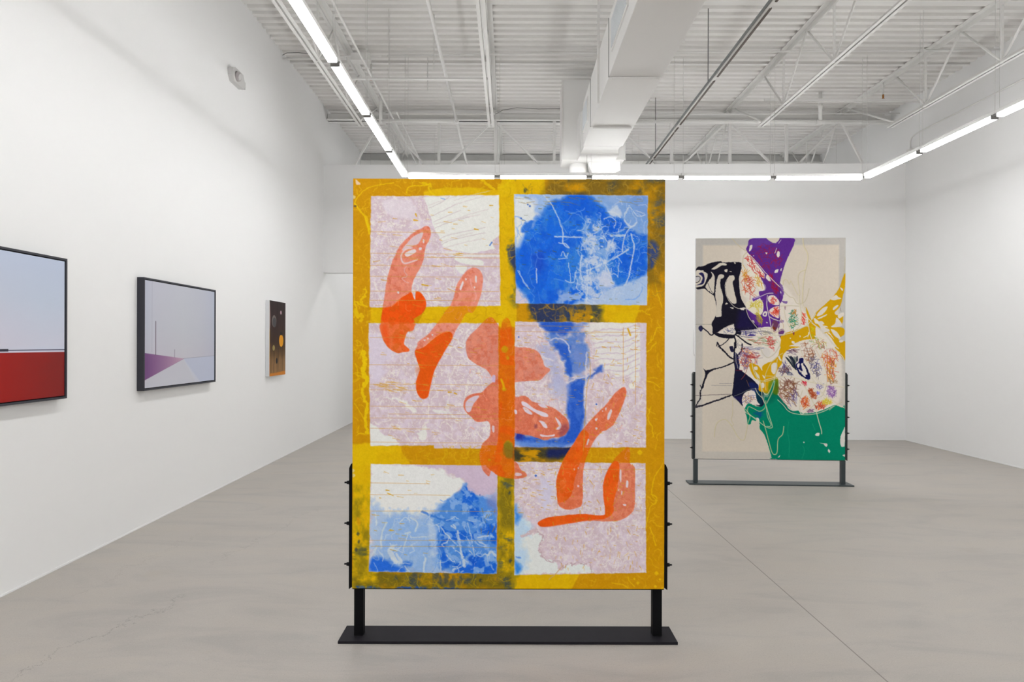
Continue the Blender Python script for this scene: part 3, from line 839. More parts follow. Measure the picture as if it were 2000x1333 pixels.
    fld(z6([(70, 560), (150, 660), (230, 750), (130, 880), (200, 1000), (140, 1165), (70, 1165)]), (176, 208, 236), 8, 8, 6, .75)
    fld(z6([(70, 550), (100, 590), (130, 640), (90, 700), (70, 700)]), (52, 130, 226), 5, 5, 6, .9)
    fld(z6([(70, 1040), (110, 1070), (140, 1120), (80, 1160)]), (40, 126, 226), 4, 4, 6, .9); fld(z6([(90, 1010), (130, 1010), (120, 1020)]), (40, 110, 220), 1.5, 2, 6, .9)
    fld(z6([(300, 300), (400, 330), (420, 430), (380, 550), (310, 560), (300, 430)]), (208, 204, 226), 6, 8, 6, .8)
    for q in ([(310, 1000), (390, 1050), (480, 1040), (510, 1110), (560, 1060), (600, 1080), (640, 1050), (700, 1080), (740, 1050), (770, 1140)], [(150, 820), (230, 770), (290, 790), (330, 830), (290, 920), (330, 1010)]):
        A.put(A.line(z6(q), 1.6, .6, 4, .2, 6), (188, 160, 168), .9)
    A.put(A.line(z6([(140, 820), (210, 790), (270, 760)]), 5, 1, 3), (206, 184, 190), .9); A.put(A.line(z6([(510, 1080), (450, 1150), (380, 1210)]), 1.5, .6, 1), (200, 160, 120), .9)
    # ---------------- blues
    pane_any = np.clip(sum(PM.values()), 0, 1)
    def blue(m, a=1.0, mod=None, B=(20, 98, 218)):
        sl, k = m
        if mod is not None: k = k * mod[sl]
        pa = pane_any[sl]
        A.put((sl, k * pa), B, a); A.put((sl, k * (1 - pa)), DK, a * .8, sstep(n3[sl] + 0 * pa, .2, .6))
    # pane 2
    A.put((full, PM[2]), (196, 210, 232), .9); A.put((full, PM[2]), (146, 182, 230), .8, sstep(n2, .42, .58))
    fld(z2([(70, 230), (200, 240), (250, 330), (240, 440), (150, 560), (100, 640), (80, 640)]), (222, 226, 228), 3, 4, 2, .95)
    fld(z2([(80, 1070), (180, 1150), (190, 1200), (90, 1200)]), (214, 202, 216), 2, 2, 2, .95)
    fld(z2([(1130, 200), (1300, 200), (1300, 420), (1230, 380)]), (124, 152, 214), 6, 6, 2, .85); fld(z2([(780, 200), (1300, 200), (1300, 560), (1130, 520), (900, 300)]), (112, 156, 220), 8, 8, 2, .65)
    fld(z2([(980, 1060), (1290, 950), (1290, 1210), (700, 1210)]), (172, 196, 230), 8, 8, 2, .9)
    blob = z2([(200, 1200), (130, 1090), (75, 1000), (45, 900), (50, 840), (80, 700), (130, 660), (180, 540), (270, 420), (350, 340), (410, 260), (500, 215), (600, 190), (720, 200), (800, 240), (900, 330), (960, 400), (1060, 420), (1130, 500), (1230, 560), (1300, 600), (1300, 900), (1200, 970), (1060, 1020), (960, 1060), (880, 1100), (760, 1150), (640, 1200), (560, 1270), (480, 1360), (330, 1400), (260, 1320)])
    blue(A.poly(blob, 4, 6, .06, 14), .98, B=(22, 106, 226)); A.put(A.poly(blob, 9, 7, .06, 14), DK, .75, (1 - pane_any) * sstep(n2, .25, .55))
    bsl, bk = A.poly(blob, 5, 7, .05, 14)
    bm_ = np.zeros(A.X.shape, np.float32); bm_[bsl] = bk; bm_ *= PM[2]
    A.put((full, bm_), (96, 152, 226), .7, (1 - sstep(np.abs(A.noise(.05, 97, 4, .6) - .5), .006, .03)) * sstep(A.noise(.02, 98, 3), .42, .6))
    A.put((full, bm_), (180, 202, 234), .8, (1 - sstep(np.abs(A.noise(.09, 99, 4, .62) - .5), .006, .028)) * sstep(A.X, 1060, 1200) * sstep(A.noise(.03, 100, 3), .38, .55))
    A.put((full, bm_), (60, 134, 220), .6, sstep(n3, .42, .62)); A.put((full, bm_), (18, 88, 216), .5, sstep(n2, .5, .62)); A.put((full, bm_), (30, 70, 190), .4, sstep(n5, .6, .8))
    for q in ([(300, 700), (240, 760), (270, 900), (330, 900), (340, 740)],): fld(z2(q), (30, 72, 200), 6, 6, 2, .6)
    blue(A.poly(z2([(150, 480), (200, 430), (250, 440), (220, 500), (170, 550), (135, 540)]), 2, 3), .85)
    # pale cloud through the right centre of the blot
    c1 = z2([(730, 440), (800, 400), (850, 440), (900, 560), (960, 620), (1000, 680), (950, 760), (940, 860), (990, 980), (1000, 1060), (920, 1080), (860, 1200), (700, 1200), (740, 1060), (650, 1000), (690, 820), (740, 760), (720, 620)])
    m = A.poly(c1, 6, 10, .07, 15); A.put(m, (150, 182, 226), .8, PM[2] * (.35 + .65 * sstep(n3, .36, .6))); A.put(m, (206, 214, 232), .8, PM[2] * sstep(A.noise(.13, 91, 4), .52, .66))
    fld(z2([(480, 1120), (600, 1060), (720, 1020), (860, 950), (940, 1000), (900, 1100), (860, 1200), (480, 1200)]), (188, 200, 228), 6, 10, 2, .7, sstep(n3, .38, .58))
    # incised white scratches
    WS = (202, 214, 232)
    for q, w in (([(330, 190), (400, 270), (450, 360), (490, 450), (520, 560), (515, 640), (570, 690)], 2.4), ([(1130, 300), (1095, 370), (1090, 430), (1150, 490), (1200, 450)], 3), ([(1130, 300), (1160, 330), (1210, 390), (1280, 380)], 2.2),
                 ([(1150, 490), (1090, 580), (1070, 720)], 2.4), ([(1150, 560), (1180, 680), (1160, 800), (1130, 960), (1090, 1040)], 2.6), ([(740, 900), (880, 840), (1000, 780), (1130, 700)], 2.6), ([(870, 780), (920, 860), (960, 950), (980, 1020)], 2.6),
                 ([(500, 760), (520, 720), (545, 770), (570, 740)], 1.8), ([(480, 640), (540, 650), (580, 690)], 2.2), ([(270, 880), (275, 1010)], 2), ([(110, 900), (150, 1000), (210, 1070), (130, 960), (100, 900)], 1.4),
                 ([(570, 830), (590, 1000), (540, 990), (620, 1010), (640, 900)], 1.6), ([(740, 840), (750, 980), (740, 1180)], 2), ([(690, 760), (680, 900), (700, 1000)], 3), ([(940, 350), (1000, 360), (1050, 400)], 3.4), ([(960, 570), (1090, 572)], 4),
                 ([(440, 585), (700, 590)], 2.6), ([(880, 520), (920, 620), (990, 680), (940, 640)], 1.8), ([(900, 420), (960, 400), (1010, 440), (990, 500)], 1.6), ([(1040, 830), (1030, 960)], 1.4), ([(480, 790), (560, 780)], 1.5)):
        A.put(A.line(z2(q), w, .7, 1.5, .2, 17), WS, .8, PM[2])
    SCR(90, 1130, 430, 1210, 590, (196, 210, 234), 2, .8, 2.2, .8, 21); SCR(60, 1010, 400, 1258, 590, (110, 160, 228), 2, .8, 2.6, .7, 22, 12); SCR(30, 1200, 385, 1258, 500, (206, 214, 232), 2, .8, 2, .6, 23)
    fld(z2([(960, 330), (1010, 290), (1060, 390), (960, 380)]), (206, 216, 232), 2, 3, 2, .8)
    fld(z2([(880, 900), (960, 920), (980, 1050), (900, 1040), (850, 980)]), (206, 212, 232), 3, 5, 2, .8)
    # pane 4 blue trail
    t1 = z4([(260, 130), (740, 140), (735, 260), (700, 310), (760, 420), (740, 560), (560, 640), (540, 520), (470, 380), (360, 260), (330, 180)])
    m = A.poly(t1, 4, 8, .06, 18); A.put(m, (64, 116, 208), .8, PM[4] * sstep(n2, .36, .56)); A.put(m, (128, 146, 204), .6, PM[4] * sstep(n3, .45, .6))
    fld(z4([(330, 140), (600, 140), (580, 230), (500, 260), (420, 240), (350, 220)]), (30, 84, 200), 4, 6, 4, .9)
    fld(z4([(430, 330), (540, 340), (590, 420), (600, 640), (550, 620), (520, 470), (440, 390)]), (34, 88, 200), 4, 7, 4, .85)
    tr = z4([(720, 650), (725, 760), (715, 900), (720, 1050), (680, 1200), (600, 1290), (420, 1310), (200, 1310), (80, 1250), (100, 1190), (260, 1210), (400, 1240), (520, 1200), (580, 1120), (560, 1000), (570, 860), (560, 720)])
    blue(A.poly(tr, 4, 5, .06, 19), .93, B=(28, 84, 200)); fld(tr, (74, 118, 210), 4, 5, 4, .6, sstep(n3, .45, .6))
    fld(z4([(760, 640), (830, 580), (890, 540), (890, 600), (830, 620), (770, 660)]), (46, 92, 196), 3, 4, 4, .9)
    fld(z4([(80, 1170), (150, 1180), (140, 1230), (80, 1240)]), (40, 50, 150), 4, 3, 4, .9); fld(z4([(80, 1250), (560, 1270), (560, 1300), (80, 1300)]), (120, 160, 226), 4, 4, 4, .7)
    fld(z4([(340, 340), (440, 400), (520, 640), (540, 700), (420, 780), (400, 600), (300, 420)]), (160, 170, 214), 8, 8, 4, .6); fld(z4([(440, 700), (560, 720), (550, 860), (430, 820)]), (176, 182, 216), 8, 6, 4, .6)
    fld(z4([(640, 380), (730, 440), (740, 560), (700, 640), (620, 600)]), (112, 140, 208), 6, 6, 4, .7)
    for q in ([(400, 310), (500, 290), (560, 340), (590, 420)], [(730, 250), (790, 340), (810, 450)], [(740, 420), (735, 640), (720, 900), (740, 960)], [(330, 460), (430, 500)], [(560, 700), (640, 670), (720, 650), (820, 600)]):
        A.put(A.line(z4(q), 3, 1, 2.5), (222, 216, 222), .75, PM[4])
    # pane 5 blues
    p5 = z5([(1070, 370), (1150, 430), (1260, 480), (1330, 540), (1345, 760), (1330, 1150), (880, 1150), (820, 1040), (760, 900), (800, 760), (700, 680), (820, 570), (980, 430)])
    m = A.poly(p5, 5, 9, .06, 20); A.put(m, (76, 138, 222), .95, PM[5]); A.put(m, (24, 98, 216), .9, PM[5] * sstep(n2, .48, .58)); A.put(m, (150, 186, 232), .7, PM[5] * sstep(n3, .52, .64))
    fld(z5([(360, 660), (700, 640), (820, 760), (820, 1150), (350, 1150), (280, 1000)]), (134, 176, 230), 10, 12, 5, .75, .6 + .4 * sstep(n3, .4, .6))
    fld(z5([(200, 1030), (260, 1010), (340, 1030), (400, 1060), (470, 1090), (520, 1120), (500, 1150), (200, 1140)]), (34, 104, 222), 5, 6, 5, .95)
    fld(z5([(500, 1060), (570, 1050), (560, 1100), (500, 1100)]), (40, 108, 220), 4, 4, 5, .85); fld(z5([(860, 980), (920, 1040), (880, 1110), (840, 1060)]), (24, 96, 216), 4, 4, 5, .85)
    fld(z5([(1090, 1010), (1200, 1000), (1170, 1040), (1150, 1090), (1110, 1060)]), (20, 88, 210), 2, 3, 5, .85); fld(z5([(1180, 740), (1280, 760), (1240, 810), (1180, 790)]), (22, 96, 216), 4, 4, 5, .85)
    A.put(A.line(z5([(670, 600), (760, 640), (850, 670), (960, 690)]), 4, 1.2, 1.5), (50, 116, 216), .8)
    A.put(A.line(z5([(740, 700), (760, 800), (780, 980)]), 13, 2.5, 3), (190, 208, 232), .7, PM[5])
    for q, w in (([(350, 700), (310, 780), (300, 930)], 3.4), ([(500, 950), (540, 800), (520, 880)], 2.4), ([(560, 830), (700, 830)], 2), ([(560, 660), (620, 700), (610, 780)], 3), ([(830, 730), (900, 820), (990, 910)], 2.4), ([(990, 780), (1010, 920), (1050, 1090)], 4.5),
                 ([(1080, 700), (1120, 880)], 1.6), ([(400, 920), (380, 960), (430, 1050)], 9), ([(440, 980), (480, 1060), (400, 1020)], 5), ([(700, 1020), (680, 1140)], 4), ([(830, 1040), (840, 1140)], 2), ([(1090, 940), (1140, 1000), (1120, 900)], 2),
                 ([(1170, 830), (1290, 820)], 2.4), ([(1180, 870), (1240, 900)], 2), ([(250, 620), (260, 720)], 3), ([(210, 1010), (260, 920), (240, 980)], 2), ([(950, 720), (970, 760), (930, 730)], 3), ([(1260, 990), (1290, 960), (1330, 1000)], 4), ([(520, 800), (560, 790)], 4)):
        A.put(A.line(z5(q), w, .8, 2.2, .15, 23), (212, 220, 228), .75, PM[5])
    SCR(70, 730, 1000, 968, 1118, (206, 218, 232), 5, .8, 2.6, .8, 24, 8); SCR(30, 850, 960, 968, 1110, (96, 156, 230), 5, 1, 3, .8, 25, 10)
    # lilac edge at the upper right of pane 5
    fld(z5([(640, 175), (1340, 190), (1340, 330), (1320, 420), (1260, 450), (1180, 460), (1100, 420), (1060, 330), (1000, 290), (900, 250), (850, 210), (740, 210)]), (206, 186, 208), 1.5, 5, 5, .9, rf=.2)
    fld(z5([(1250, 480), (1340, 440), (1340, 620), (1280, 560)]), (130, 134, 196), 5, 5, 5, .6)
    # scratches in the yellow lattice
    PM[0] = 1 - pane_any
    for (x0, y0, x1, y1, n, c, sd) in ((689, 352, 722, 600, 26, (224, 176, 20), 41), (689, 560, 722, 870, 34, (228, 190, 10), 42), (1264, 560, 1298, 1150, 60, (222, 176, 14), 43), (724, 352, 1000, 384, 46, (226, 186, 24), 44),
                                       (1000, 352, 1298, 384, 60, (176, 140, 40), 45), (1264, 384, 1298, 600, 46, (170, 132, 40), 46), (724, 600, 1000, 633, 40, (206, 156, 8), 47), (975, 384, 1005, 600, 34, (206, 160, 6), 48),
                                       (1030, 598, 1180, 632, 44, (176, 132, 40), 49), (690, 1120, 1000, 1150, 60, (182, 150, 14), 50), (975, 910, 1005, 1120, 50, (176, 146, 16), 51), (780, 874, 945, 906, 50, (216, 172, 12), 52), (1110, 874, 1262, 904, 34, (216, 170, 14), 53), (1130, 1120, 1298, 1150, 24, (214, 166, 20), 54)):
        SCR(n, x0, y0, x1, y1, c, 0, .7, 2.2, .75, sd, 7)
    # ---------------- orange figures
    def fig(pts, salmon, rough=.8, a=.95, onbar=(222, 118, 10)):
        sl, k = A.poly(pts, .8, rough, .15, 25)
        pa = pane_any[sl]
        A.put((sl, k * pa), salmon, a * .93); A.put((sl, k * (1 - pa)), onbar, a * .85)
        nn = A.noise(.16, 26, 4, sl=sl)
        A.put((sl, k * pa), (214, 102, 70), .5, sstep(nn, .46, .66)); A.put((sl, k * pa), (234, 146, 116), .45, sstep(A.noise(.1, 27, 4, sl=sl), .52, .64))
        A.put((sl, k), (226, 138, 118), .55, 1 - sstep(np.abs(A.noise(.07, 28, 4, sl=sl) - .5), .006, .022))
        return sl, k
    def sat(pts, col=OR, rough=.8, a=.95):
        m = A.poly(pts, .9, rough, .15, 29); A.put(m, col, a)
        A.put(m, (212, 92, 10), .45, sstep(n3, .5, .64)); A.put(m, (236, 78, 6), .4, sstep(A.noise(.05, 95, 3), .5, .62))
    def hole(pts, col=(222, 212, 220), a=.95): A.put(A.poly(pts, .7, .6), col, a)
    P = [(830, 443), (837, 444), (841, 457), (838, 469), (832, 480), (829, 492), (827, 506), (823, 518), (814, 535), (806, 552), (803, 572), (808, 584), (811, 586), (812, 572), (818, 571), (825, 577), (831, 588), (831, 602), (822, 615), (808, 624), (806, 630), (809, 640), (806, 647), (797, 649), (793, 655), (791, 663), (789, 674), (799, 683), (797, 688), (786, 689), (776, 691), (762, 683), (754, 674), (747, 661), (743, 642), (744, 622), (748, 598), (752, 570), (757, 541), (766, 512), (772, 498), (779, 484), (789, 472), (800, 461), (812, 452), (822, 448)]
    fig(P, (228, 128, 104), onbar=(230, 96, 14))
    sat([(766, 598), (780, 585), (795, 576), (803, 572), (808, 584), (811, 586), (812, 572), (818, 571), (825, 577), (831, 588), (831, 602), (822, 615), (808, 624), (806, 632), (750, 632), (749, 606)], (238, 84, 8))
    sat([(745, 632), (806, 632), (809, 640), (806, 647), (797, 649), (793, 655), (791, 663), (789, 674), (799, 683), (797, 688), (786, 689), (776, 691), (762, 683), (754, 674), (747, 661)], (236, 108, 52), a=.85)
    fld([(746, 640), (756, 640), (760, 676), (750, 662)], (238, 88, 30), 3, 2, None, .8)
    hole(z1([(688, 545), (690, 575), (650, 650), (600, 670), (520, 715), (500, 705), (540, 655), (600, 590), (650, 560)]), (218, 196, 202)); hole(z1([(530, 740), (605, 703), (628, 730), (560, 772), (530, 765)]), (228, 218, 222))
    hole(z1([(655, 690), (680, 690), (678, 710), (658, 712)])); hole(z1([(695, 610), (708, 625), (698, 650), (690, 635)])); hole(z1([(455, 1098), (472, 1098), (472, 1116), (456, 1114)]))
    A.put(A.line(z1([(590, 690), (520, 715), (490, 770), (510, 830), (560, 830), (640, 800)]), 3, .8, 1), (226, 206, 212), .85)
    A.put(A.line(z1([(540, 865), (520, 900), (545, 950), (500, 980), (560, 1020)]), 2, .8, 1.5), (226, 180, 180), .7)
    for i in range(14): A.put(A.line(z1([(400 + i * 12, 1240 - i * 12), (410 + i * 13, 1232 - i * 11)]), .9, .5, 1), (244, 180, 150), .7)
    P2 = z1([(1180, 875), (1230, 910), (1250, 970), (1240, 1080), (1215, 1180), (1160, 1290)]) + z3([(1100, 60), (1050, 140), (1000, 220), (960, 310), (900, 410), (850, 500), (800, 600), (770, 720), (745, 830), (710, 858), (670, 845), (640, 790), (632, 700), (665, 600), (665, 570), (640, 500), (622, 410), (642, 370), (650, 330), (740, 260), (800, 190), (850, 120), (920, 20)]) + z1([(950, 1220), (985, 1130), (1005, 1040), (1060, 950), (1120, 890)])
    fig(P2, (232, 138, 116), onbar=(224, 134, 16))
    sat(z3([(850, 250), (910, 232), (955, 242), (972, 268), (955, 320), (900, 410), (850, 500), (800, 600), (770, 720), (745, 830), (710, 858), (670, 845), (640, 790), (632, 700), (665, 600), (665, 570), (640, 500), (622, 410), (700, 380), (780, 310)]))
    fld(z3([(640, 560), (680, 560), (800, 500), (760, 700), (720, 740), (660, 640)]), (222, 92, 8), 5, 5, None, .5)
    for q in ([(1060, 1000), (1070, 1020), (1050, 1080), (1035, 1070)], [(1180, 950), (1195, 960), (1190, 1010), (1178, 1000)], [(1085, 975), (1100, 980), (1090, 995)], [(1165, 1050), (1180, 1055), (1172, 1070)]): hole(z1(q), (226, 216, 222))
    A.put(A.line(z1([(1130, 980), (1150, 1050), (1190, 1130), (1170, 1190)]), 3, .8, 1.5), (234, 166, 158), .7)
    for q in ([(775, 255), (790, 260), (780, 275)], [(735, 290), (748, 296), (738, 308)], [(700, 310), (722, 308), (712, 322)]): hole(z3(q))
    A.put(A.line(z3([(700, 375), (780, 310), (860, 250), (930, 235)]), 1, .5, 1), (246, 170, 120), .8)
    F1 = [(951, 623), (934, 640), (918, 656), (911, 668), (910, 680), (915, 700), (932, 713), (951, 724), (962, 738), (975, 748), (1007, 747), (1026, 745), (1053, 743), (1066, 732), (1075, 722), (1064, 716), (1060, 705), (1051, 688), (1032, 680), (1007, 678), (990, 668), (975, 640), (963, 622)]
    fig(F1, (218, 126, 102), onbar=(218, 112, 6))
    F2 = [(972, 742), (953, 755), (940, 768), (925, 770), (911, 777), (906, 791), (909, 804), (921, 816), (932, 825), (955, 825), (957, 852), (943, 868), (937, 890), (941, 912), (947, 924), (956, 931), (961, 916), (971, 929), (990, 935), (1012, 936), (1028, 932), (1028, 925), (1018, 918), (1010, 905), (1000, 895), (1003, 850), (1011, 848), (1036, 852), (1064, 860), (1080, 856), (1101, 852), (1111, 837), (1108, 820), (1095, 808), (1080, 797), (1053, 789), (1040, 785), (1026, 774), (1007, 776), (1000, 762), (992, 745)]
    fig(F2, (218, 108, 74), onbar=(224, 104, 4))
    sat([(978, 640), (1003, 660), (1005, 880), (1002, 925), (975, 930), (945, 905), (945, 882), (972, 872)], (222, 108, 4), 2, .55)
    A.put(A.line(z3([(1240, 800), (1150, 820), (1085, 880), (1085, 950), (1140, 1000)]), 1.2, .5, .8), (224, 120, 100), .9)
    hole(z3([(1220, 830), (1170, 900), (1130, 980), (1095, 960), (1095, 890), (1150, 840)]), (214, 200, 214))
    for q in ([(140, 880), (180, 890), (260, 950), (370, 990), (385, 1020), (340, 1020), (260, 980), (190, 940), (145, 915)], [(150, 935), (190, 945), (235, 990), (220, 1002), (170, 975)], [(70, 960), (92, 965), (95, 995), (75, 995)], [(300, 1060), (350, 1070), (380, 1120), (350, 1125), (320, 1085)],
              [(450, 1025), (490, 1060), (508, 1100), (490, 1140), (455, 1135), (485, 1110), (470, 1070)], [(312, 1185), (380, 1198), (445, 1185), (430, 1205), (330, 1208)], [(290, 905), (350, 910), (380, 940), (330, 935)]):
        hole(z4(q), (222, 212, 226))
    hole(z3([(1340, 640), (1368, 640), (1366, 700), (1340, 695)]), (206, 184, 214)); hole(z3([(1342, 1110), (1362, 1115), (1358, 1165), (1342, 1160)]), (216, 196, 206))
    fld(z4([(500, 1120), (560, 1080), (572, 1140), (530, 1190), (490, 1180)]), (130, 60, 84), 4, 3, None, .6); fld(z4([(262, 1095), (282, 1095), (282, 1125), (262, 1125)]), (130, 60, 80), 2, 1, None, .7)
    for (x, y, rr) in ((986, 683, 7), (985, 761, 4), (994, 870, 9), (957, 899, 3), (992, 700, 3)):
        A.put(A.poly([(x - rr, y), (x, y - rr), (x + rr, y), (x, y + rr)], 1.5, 2), (206, 160, 10), .8)
    A.put(A.line([(979, 742), (983, 752), (984, 760)], 4, 1.2), YE, .8)
    A.put(A.poly([(985, 868), (1000, 866), (1004, 884), (1000, 896), (986, 890)], 2, 3), (124, 112, 30), .8)
    P4 = [(1217, 756), (1223, 762), (1222, 774), (1213, 800), (1200, 827), (1188, 838), (1173, 846), (1162, 860), (1151, 881), (1142, 907), (1139, 935), (1138, 983), (1129, 992), (1110, 996), (1092, 988), (1088, 961), (1088, 935), (1099, 903), (1112, 879), (1120, 868), (1137, 841), (1162, 812), (1185, 789), (1200, 770)]
    fig(P4, (226, 104, 58), onbar=(228, 94, 6))
    sat([(1137, 841), (1150, 850), (1140, 880), (1125, 930), (1115, 970), (1092, 982), (1088, 961), (1088, 935), (1099, 903), (1112, 879), (1120, 868)], (236, 98, 16), 1, .7)
    for q in ([(965, 950), (978, 970), (955, 1040), (935, 1045), (940, 1000)], [(915, 940), (928, 938), (920, 965)], [(820, 1040), (845, 1035), (830, 1062)], [(828, 1118), (845, 1125), (838, 1142), (826, 1135)], [(885, 962), (895, 965), (888, 972)], [(755, 1230), (768, 1235), (750, 1280), (742, 1275)]): hole(z4(q))
    for q in ([(603, 212), (615, 210), (610, 226)], [(638, 200), (650, 205), (642, 216)], [(636, 360), (652, 362), (650, 378), (636, 376)]): hole(z6(q), (230, 190, 196))
    P5 = z6([(1080, 15), (1108, 50), (1105, 160), (1150, 200), (1152, 350), (1150, 540), (1120, 610), (1030, 670), (900, 685), (760, 680), (560, 705), (420, 730), (340, 735), (285, 715), (290, 690), (360, 655), (500, 635), (680, 620), (860, 632), (885, 590), (870, 460), (868, 350), (900, 240), (970, 120), (1040, 50)])
    fig(P5, (222, 118, 82), onbar=(216, 112, 6))
    sat(z6([(960, 150), (1010, 170), (1000, 350), (960, 520), (960, 600), (880, 660), (700, 678), (560, 703), (340, 733), (285, 713), (290, 690), (360, 655), (500, 635), (680, 620), (860, 632), (885, 590), (870, 460), (868, 350), (900, 240)]), (236, 92, 12), .8, .9)
    for q in ([(1018, 222), (1030, 230), (1028, 330), (1015, 300)], [(1075, 320), (1092, 325), (1090, 375), (1072, 370)], [(1030, 410), (1038, 415), (1036, 445), (1028, 438)], [(1003, 395), (1012, 400), (1006, 412)], [(1048, 530), (1075, 532), (1070, 545), (1050, 542)]): hole(z6(q))
    hole(z6([(80, 250), (130, 255), (130, 275), (80, 275)]), (220, 196, 204))
    PM[9] = np.ones_like(PM[1])
    SCR(16, 755, 500, 820, 600, (236, 170, 140), 9, .7, 1.6, .6, 61, 6); SCR(20, 915, 650, 1065, 740, (236, 166, 140), 9, .7, 1.6, .55, 62, 7); SCR(24, 925, 770, 1100, 850, (236, 160, 130), 9, .7, 1.6, .55, 63, 7)
    SCR(12, 1160, 790, 1215, 840, (238, 160, 120), 9, .7, 1.4, .5, 64, 6); SCR(14, 1200, 900, 1238, 1010, (238, 166, 130), 9, .7, 1.4, .5, 65, 6); SCR(10, 1100, 900, 1138, 980, (238, 150, 100), 9, .7, 1.4, .5, 66, 6)
    # ---------------- ochre line work
    LN = (206, 150, 60)
    for (x0, x1, y) in ((722, 868, 454), (724, 976, 496), (760, 976, 503), (722, 976, 520), (722, 900, 541), (722, 974, 570), (722, 976, 588),
                        (722, 810, 661), (722, 972, 714), (722, 974, 752), (722, 900, 763), (724, 935, 795), (724, 974, 818), (724, 974, 865), (724, 840, 838), (760, 968, 810),
                        (724, 840, 945), (725, 880, 968), (724, 970, 1000), (724, 970, 1057), (726, 970, 1069), (1006, 1150, 637), (1007, 1258, 648), (1080, 1258, 916)):
        A.put(A.line([(x0, y), ((x0 + x1) / 2, y + r.uniform(-.6, 1.2)), (x1, y + r.uniform(0, 2))], .8, .5), LN, .75)
    def dashes(n, x0, y0, x1, y1, horiz, l0, l1, col=(212, 158, 40), a=.85):
        for i in range(n):
            x = r.uniform(x0, x1); y = r.uniform(y0, y1); l = r.uniform(l0, l1)
            th = r.gauss(.12, .12) if horiz else r.gauss(1.6, .35)
            w = r.uniform(.6, 1.7)
            A.put(A.line([(x, y), (x + l * math.cos(th), y + l * math.sin(th))], w, .5, taper=True), col, a * r.uniform(.6, 1))
    dashes(40, 724, 420, 900, 600, True, 5, 22); dashes(18, 830, 386, 970, 500, True, 3, 8); dashes(60, 724, 640, 965, 860, True, 3, 16); dashes(30, 728, 745, 800, 765, True, 6, 20)
    dashes(26, 726, 920, 860, 1085, True, 3, 16); dashes(40, 1008, 632, 1240, 700, True, 3, 12); dashes(110, 1010, 660, 1255, 870, True, 3, 9); dashes(50, 1130, 640, 1255, 870, False, 3, 10)
    dashes(60, 1008, 906, 1090, 1010, True, 3, 9); dashes(120, 1080, 906, 1256, 1112, False, 3, 11); dashes(60, 1110, 906, 1256, 1110, True, 2, 6)
    dashes(70, 1010, 400, 1258, 590, True, 2, 8, (92, 92, 60), .75); dashes(30, 1005, 384, 1258, 400, True, 6, 24, (150, 120, 60), .7); dashes(10, 940, 990, 970, 1040, False, 6, 12, (150, 120, 40))
    for (x, y, l, th, w) in ((811, 419, 5, 1.2, 3), (808, 431, 7, .1, 3.4), (926, 448, 8, .2, 2.6), (956, 402, 6, 0, 2.4), (824, 557, 12, .2, 3), (876, 767, 6, 0, 3), (888, 769, 5, .4, 3), (755, 959, 6, .1, 2.4), (763, 1037, 7, .1, 2.6), (758, 965, 12, .4, 2)):
        A.put(A.line([(x, y), (x + l * math.cos(th), y + l * math.sin(th))], w, .6, taper=True), (212, 160, 20), .9)
    for x in (1217, 1241): A.put(A.line([(x, 640 if x < 1230 else 632), (x, 750 if x < 1230 else 790)], 1.0, .5), (216, 160, 60), .8)
    A.put(A.line([(1150, 690), (1153, 730), (1146, 760), (1140, 880)], 1.4, .6, 1), (206, 160, 70), .7)
    A.put(A.line([(1226, 642), (1231, 655)], 3, .8), (216, 164, 10), .9); A.put(A.line([(960, 474), (956, 480)], 2.4, .6), (50, 110, 200), .9); A.put(A.line([(860, 388), (868, 390)], 1.6, .6), (130, 170, 220), .9)
    A.put(A.line([(692, 1026 - 622), (694, 404)], 3, 1), (70, 60, 60), .9); A.put(A.poly([(694, 352), (699, 356), (703, 361), (695, 362)], .8, .6), (226, 196, 168), .95)
    for (x, y) in ((690, 386), (690, 920), (691, 930)): A.put(A.poly([(x - 2, y - 3), (x + 4, y), (x - 1, y + 5)], .8, 1), (224, 206, 150), .85)
    for (x, y, rr) in ((1047, 930, 2.4), (1013, 659, 1.6), (1030, 400, 1.5), (1017, 427, 1.8), (1034, 403, 2), (1165, 790, 1.8), (938, 968, 1.4)):
        A.put(A.poly([(x - rr, y), (x, y - rr), (x + rr, y), (x, y + rr)], .7), (40, 90, 190), .9)
    # fine grain everywhere
    A.C += ((n5 - .5) * 12 + (n4 - .5) * 8)[..., None]
    A.B += n4 * .25
    A.C = np.clip(A.C, 0, 245)
    return A
# ------------------------------------------------------------------ painting two : cream cloth, black, purple, ochre and green forms
def za(p): return [(1340 + .1725 * x, 450 + .1725 * y) for x, y in p]
def zb(p): return [(1340 + .1725 * x, 680 + .1725 * y) for x, y in p]
def zc(p): return [(1480 + .105 * x, 560 + .105 * y) for x, y in p]
def zd(p): return [(1400 + .105 * x, 620 + .105 * y) for x, y in p]
def ze(p): return [(1500 + .1125 * x, 680 + .1125 * y) for x, y in p]

